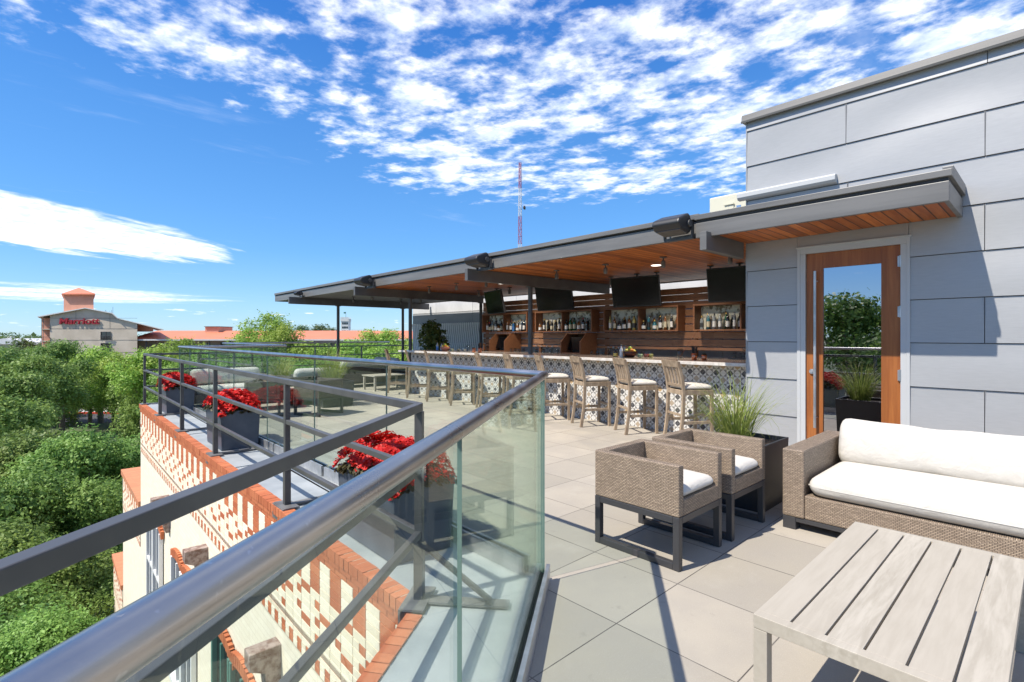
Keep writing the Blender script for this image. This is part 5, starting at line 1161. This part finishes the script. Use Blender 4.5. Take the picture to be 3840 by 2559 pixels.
for (zy0, zy1) in ((575, 645), (676, 747), (775, 845)):
    m_ = MB(); hb(m_, 890, 972, -.05, -.01, zy0, zy1); w_ = m_.build('window', M['win_dark'], hotel)
    m_ = MB(); hb(m_, 886, 890, -.14, 0, zy0, zy1); hb(m_, 972, 976, -.14, 0, zy0, zy1); hb(m_, 929, 933, -.12, -.04, zy0, zy1)
    for i in range(12): hb(m_, 884 + i * 8, 885.5 + i * 8, -.45, -.4, zy1 - 34, zy1)
    hb(m_, 882, 978, -.48, -.38, zy1 - 36, zy1 - 33); m_.build('frame', M['dark'], w_)
m_ = MB()
for zy in (455, 548, 648, 755): hb(m_, 441, 1209, -.03, .002, zy, zy + 2)
for zx in (668, 968): hb(m_, zx, zx + 2, -.03, .002, 390, 547)
m_.build('wall_joint', M['seam'], hotel)
# balcony stack on the left corner
m_ = MB(); hb(m_, 365, 440, 1.5, 15, 452, 1020); m_.build('recessed_wall', M['pink'], hotel)
for zy in (550, 655, 760):
    m_ = MB(); hb(m_, 362, 440, -.2, 4, zy, zy + 6); bl_ = m_.build('balcony', M['stucco'], hotel)
    m_ = MB(); hb(m_, 364, 440, -.15, -.08, zy - 36, zy - 33)
    for i in range(14): hb(m_, 366 + i * 5.5, 367.5 + i * 5.5, -.14, -.09, zy - 34, zy)
    m_.build('railing', M['dark'], bl_)
m_ = MB()
for zx in (365, 380): hb(m_, zx, zx + 4, -.1, .3, 452, 1020)
m_.build('post', M['bracket'], hotel)
# the long wing
wx1 = 3900
m_ = MB(); m_.box(hx(1060) + 91, hx(wx1) + 91, 4, 18, hz(1020), hz(640)); m_.build('wing_wall', M['stucco'], hotel)
m_ = MB(); xa, xb = hx(1100) + 91, hx(wx1) + 91; ze, zr = hz(642), CH + (hz(566) - CH) * 120 / 110
m_.add([(xa, .6, ze), (xb, .6, ze), (xb, 10, zr), (xa, 10, zr), (xb, 19.5, ze), (xa, 19.5, ze)], [(0, 1, 2, 3), (3, 2, 4, 5), (0, 3, 5), (1, 4, 2)]); m_.build('wing_roof', M['roof'], hotel)
m_ = MB(); m_.box(xa, xb, .5, .62, ze - .28, ze + .02); m_.build('gutter', M['tower_w'], hotel)
m_ = MB(); hb(m_, 1211, wx1, 1.2, 4.2, 748, 755); m_.build('gallery_floor', M['stucco'], hotel)
zx = 1245; i = 0
while zx < wx1 - 60:
    m_ = MB(); hb(m_, zx, zx + 6, 1.3, 1.6, 648, 1020); m_.build('gallery_post', M['bracket'], hotel)
    for q in (40, ):
        m_ = MB(); hb(m_, zx + q, zx + q + 78, 3.9, 3.96, 672, 746); w_ = m_.build('window', M['win_dark'], hotel)
        m_ = MB(); hb(m_, zx + q + 38, zx + q + 41, 3.84, 3.9, 672, 746); hb(m_, zx + q - 3, zx + q, 3.84, 3.95, 670, 746); hb(m_, zx + q + 78, zx + q + 81, 3.84, 3.95, 670, 746); hb(m_, zx + q + 44, zx + q + 70, 3.85, 3.89, 680, 746); m_.build('frame', M['tower_w'], w_)
    zx += 188; i += 1
m_ = MB(); hb(m_, 1211, wx1, 1.3, 1.36, 707, 709)
for i in range(230): hb(m_, 1212 + i * 11.5, 1213 + i * 11.5, 1.3, 1.34, 708, 748)
m_.build('gallery_railing', M['dark'], hotel)
m_ = MB(); hb(m_, 1612, 1736, 8, 14, 526, 590); m_.build('roof_box', M['pink'], hotel)
m_ = MB(); hb(m_, 1608, 1740, 7.7, 14.3, 521, 526); m_.build('roof_box_lid', M['bracket'], hotel)
m_ = MB()
for zx, t_ in ((935, 375), (943, 380), (993, 375), (1004, 345)): hb(m_, zx, zx + 2.5, 4, 4.15, t_, 420)
m_.build('roof_antenna', M['dark'], hotel)
# lettering on the gable
fc = bpy.data.curves.new('sign_text', 'FONT'); fc.body = 'Marriott'; fc.size = 1; fc.extrude = .12; fc.offset = .018; fc.shear = .12
fo_ = bpy.data.objects.new('tmp_text', fc); col.objects.link(fo_)
bpy.context.view_layer.update(); me = bpy.data.meshes.new_from_object(fo_.evaluated_get(bpy.context.evaluated_depsgraph_get())); bpy.data.objects.remove(fo_)
xs = [v_.co.x for v_ in me.vertices]; ys_ = [v_.co.y for v_ in me.vertices]; wdt = max(xs) - min(xs); hgt = max(ys_) - min(ys_)
sx_ = (hx(885) - hx(532)) / wdt; sy_ = (hz(456) - hz(509)) / hgt
me.transform(Matrix.Translation((-min(xs), -min(ys_), 0))); me.materials.clear(); me.materials.append(M['signred'])
so_ = bpy.data.objects.new('sign_lettering', me); col.objects.link(so_); so_.parent = hotel; so_.location = (hx(532) + 91, -.25, hz(509)); so_.rotation_euler = (R(90), 0, 0); so_.scale = (sx_, sy_, 1)

# low white roofed building at the far left
t_ = thing('warehouse', 'low building with white roofs at the far left beyond the trees', 'building', cw(-118, 125, GZ), -TH)
m_ = MB(); m_.box(-14, 14, 0, 14, 0, 12.0); m_.build('wall', M['stucco'], t_); m_ = MB(); m_.prism([(-15, 12.0), (-6, 13.4), (4, 12.4), (15, 13.2), (15, 12.0)], 'y', -.5, 14.5); m_.build('roof', M['white_panel'], t_)
t_ = thing('parked_van', 'white vehicle roof glimpsed between the oaks beside the building', 'van', cw(-14.6, 21, GZ), -TH)
m_ = MB(); m_.box(-1, 1, -2.6, 2.6, .45, 2.3); m_.build('body', M['white'], t_, bevel=.15, seg=3)
for (x_, y_) in ((-1, -1.6), (1, -1.6), (-1, 1.6), (1, 1.6)):
    m_ = MB(); m_.tube([(x_ - .12, y_, .36), (x_ + .12, y_, .36)], .36, 16); m_.build('wheel', M['black'], t_)
m_ = MB(); m_.box(-.9, .9, 2.58, 2.62, 1.35, 2.05); m_.build('windscreen', M['win_dark'], t_)
# pale battlemented tower
dT = 420; pT = ray(792 * K, 760 * K) * dT; t_ = thing('concrete_tower', 'pale battlemented office tower with a flag far beyond the orange roof', 'tower', (pT.x, pT.y, GZ), -TH)
hT = CH + (HY - 729 * K) / F * dT - GZ; wT = 17 * K / F * dT / 2; m_ = MB(); m_.box(-wT, wT, 0, 2 * wT, 0, hT - 1.5)
m_.box(-wT - .3, wT + .3, -.3, 2 * wT + .3, hT - 3.5, hT - 1.3); 
for i in range(6): m_.box(-wT - .3 + i * wT * .36, -wT - .3 + i * wT * .36 + wT * .2, -.3, .3, hT - 1.3, hT); m_.box(-wT - .3 + i * wT * .36, -wT - .3 + i * wT * .36 + wT * .2, 2 * wT, 2 * wT + .3, hT - 1.3, hT)
m_.build('wall', M['tower_w'], t_); m_ = MB()
for i in range(4):
    for j in range(9): z_ = hT - 6 - j * 3.3; m_.box(-wT * .7 + i * wT * .42, -wT * .7 + i * wT * .42 + 1.0, -.12, -.02, z_, z_ + 1.6)
m_.build('window', M['win_dark'], t_); m_ = MB(); m_.tube([(0, wT, hT - 1.5), (0, wT, hT + 4.5)], .12, 6); m_.build('flagpole', M['dark'], t_); m_ = MB(); m_.box(-1.8, -.1, wT - .03, wT + .03, hT + 3.0, hT + 4.3); m_.build('flag', M['green_frame'], t_)
t_ = thing('office_block', 'long low battlemented block beside the pale tower', 'building', cw(ray(820 * K, 760 * K).length * 0 + (820 * K - 1920) / F * 418, 418, GZ), -TH)
zt = CH + (HY - 758 * K) / F * 418 - GZ; m_ = MB(); m_.box(-9, 9, 0, 14, 0, zt - 1)
for i in range(12): m_.box(-9 + i * 1.55, -9 + i * 1.55 + .8, 0, .5, zt - 1, zt)
m_.build('wall', M['tower_w'], t_)
# radio mast
dM = 150; X_ = (1195 * K - 1920) / F * dM; t_ = thing('radio_mast', 'tall red and white lattice radio mast behind the canopy', 'radio mast', cw(X_, dM, GZ), -TH + .5)
zb, ztp = GZ, CH + (HY - 373 * K) / F * dM; Hm = ztp - zb; bands = [(0, .47, 'tower_w'), (.47, .69, 'mast_r'), (.69, .845, 'tower_w'), (.845, 1.0, 'mast_r')]
def zfrac(py): return (CH + (HY - py * K) / F * dM - zb) / Hm
bands = [(0, zfrac(560), 'tower_w'), (zfrac(560), zfrac(497), 'mast_r'), (zfrac(497), zfrac(432), 'tower_w'), (zfrac(432), 1.0, 'mast_r')]
for (f0, f1, mm) in bands:
    m_ = MB(); nseg = max(2, int((f1 - f0) * Hm / 1.7)); 
    for i in range(nseg):
        q0 = f0 + (f1 - f0) * i / nseg; q1 = f0 + (f1 - f0) * (i + 1) / nseg; w0 = .98 - .62 * q0; w1 = .98 - .62 * q1
        c0 = [(w0 * math.cos(a), w0 * math.sin(a), q0 * Hm) for a in (0, 2.094, 4.189)]; c1_ = [(w1 * math.cos(a), w1 * math.sin(a), q1 * Hm) for a in (0, 2.094, 4.189)]
        for k_ in range(3):
            m_.bar(c0[k_], c1_[k_], .11, .11); m_.bar(c0[k_], c0[(k_ + 1) % 3], .07, .07); m_.bar(c0[k_], c1_[(k_ + 1) % 3], .06, .06)
    m_.build('lattice', M[mm], t_)
m_ = MB(); m_.lathe([(.0001, 0), (.5, .12), (.6, .4), (.0001, .4)], (0, 0, 0), 14); m_.build('dish', M['dark'], t_, loc=(.9, -.5, zfrac(478) * Hm), rot=(R(90), 0, R(30)))
# water tower on the horizon
t_ = thing('water_tower', 'tiny pale water tower on the horizon at far left', 'water tower', cw((26 * K - 1920) / F * 900, 900, GZ), -TH); zt = CH + (HY - 775 * K) / F * 900 - GZ + 1.5
m_ = MB(); m_.lathe([(.0001, zt), (5, zt - 1.2), (6, zt - 3.5), (5, zt - 6), (.0001, zt - 6.5)], n=20); m_.build('tank', M['tower_w'], t_)
m_ = MB(); [m_.tube([(4.5 * math.cos(a), 4.5 * math.sin(a), 0), (4.5 * math.cos(a), 4.5 * math.sin(a), zt - 4)], .3, 6) for a in (0, 1.05, 2.1, 3.14, 4.2, 5.2)]; m_.build('leg', M['tower_w'], t_)

# ------------------------------------------------------------------ white wall, furniture and slats imitating sunlight stripes at the far end
t_ = thing('white_wall', 'white panelled wall, lower far panels coloured as shade, behind the bar and far terrace', 'wall', (10.8, 10, 0)); o_ = Vector((10.8, 10, 0))
m_ = MB(); m_.box(10.85, 11.2, 2.8, 17.3, 0, 3.05); offt(m_.build('core', M['seam'], t_), o_)
for (z0, z1) in ((0, .62), (.624, 1.24), (1.244, 2.32), (2.324, 3.04)):
    y = 2.8; k2 = 0
    while y < 17.25: y2 = min(y + 2.15, 17.29); m_ = MB(); m_.box(10.82, 10.851, y + .006, y2 - .006, z0 + .004, z1 - .004); y = y2; offt(m_.build('panel', M['white_panel' if z0 > 2 or y2 < 11.5 else 'shade_grey_panel'], t_), o_)
m_ = MB(); m_.box(10.83, 11.2, 17.295, 17.31, 0, 3.05)
offt(m_.build('end_panel', M['white_panel'], t_), o_)
m_ = MB(); m_.box(10.78, 11.25, 2.75, 17.36, 3.05, 3.09); offt(m_.build('coping', M['white'], t_, bevel=.003), o_)
t_ = thing('sunlight_stripe_slats', 'leaning white slats imitating sunlight stripes on the wall behind the evergreen', 'screen', (10.6, 14, 0)); o_ = Vector((10.6, 14, 0)); m_ = MB()  # slats added to imitate slanting sunlight stripes on the wall
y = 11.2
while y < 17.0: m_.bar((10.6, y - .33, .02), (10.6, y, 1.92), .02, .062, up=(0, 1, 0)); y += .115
offt(m_.build('stripe_slats', M['white'], t_), o_); m_ = MB(); m_.box(10.615, 10.64, 10.9, 17.1, 1.2, 1.235); m_.box(10.615, 10.64, 10.9, 17.1, 1.86, 1.885); m_.box(10.615, 10.64, 10.9, 17.1, .2, .235); offt(m_.build('rail', M['frame'], t_), o_)
# far sofas
def small_sofa(label, loc, rz, wd, mk='wicker_dark'):
    t_ = thing('lounge_sofa', label, 'sofa', loc, rz, 'lounge sofas on the far terrace'); h2 = wd / 2
    m_ = MB(); m_.box(-h2, -h2 + .14, -.42, .42, .1, .6); m_.build('armrest', M[mk], t_, bevel=.01); m_ = MB(); m_.box(h2 - .14, h2, -.42, .42, .1, .6); m_.build('armrest', M[mk], t_, bevel=.01)
    m_ = MB(); m_.box(-h2 + .141, h2 - .141, -.42, .42, .1, .29); m_.build('base', M[mk], t_, bevel=.008); m_ = MB(); m_.box(-h2 + .141, h2 - .141, .3, .419, .291, .6); m_.build('backrest', M[mk], t_, bevel=.008)
    m_ = MB(); m_.cush(-h2 + .15, h2 - .15, -.43, .3, .29, .42, .07, .02); m_.build('seat_cushion', M['fabric'], t_)
    m_ = MB(); m_.cush(-h2 + .16, h2 - .16, -.17, .17, -.1, .1, .09, .03); m_.build('bolster_cushion', M['fabric'], t_, loc=(0, .2, .60), rot=(R(75), 0, 0)); return t_
small_sofa('lounge sofa with long white bolster behind the far glass railing', (3.05, 12.2, 0), 0, 1.7, 'wicker')
small_sofa('dark wicker sofa behind the feathery grass planter', (4.5, 11.35, 0), R(180), 1.25); small_sofa('dark wicker sofa back seen left of the far bar stools', (6.9, 14.1, 0), R(180), 1.5); small_sofa('dark wicker sofa under the far canopy column', (8.3, 15.2, 0), R(-90), 1.8)
for (x_, y_, rz, lb) in ((3.1, 9.9, R(150), 'dark wicker armchair on the terrace behind the second flower planter'), (3.9, 9.5, R(200), 'dark wicker armchair left of the feathery grass planter')):
    t_ = armchair('wicker_dark'); t_.location = (x_, y_, 0); t_.rotation_euler.z = rz; t_['label'] = lb
for (x_, y_, lb) in ((3.4, 11.0, 'low grey table in front of the white bolster sofa'), (7.1, 12.7, 'low slatted bench table left of the far end of the bar')):
    t_ = thing('side_table', lb, 'table', (x_, y_, 0), 0, 'low tables on the far terrace'); m_ = MB(); [m_.box(-.55, .55, -.35 + i * .118, -.35 + i * .118 + .11, .38, .41) for i in range(6)]; m_.build('top', M['table'], t_, bevel=.003)
    for (a_, b_) in ((-.5, -.3), (.5, -.3), (-.5, .3), (.5, .3)): m_ = MB(); m_.box(a_ - .025, a_ + .025, b_ - .025, b_ + .025, 0, .379); m_.build('leg', M['table'], t_)
print('objects', len(bpy.data.objects), 'polys', sum(len(m.polygons) for m in bpy.data.meshes))
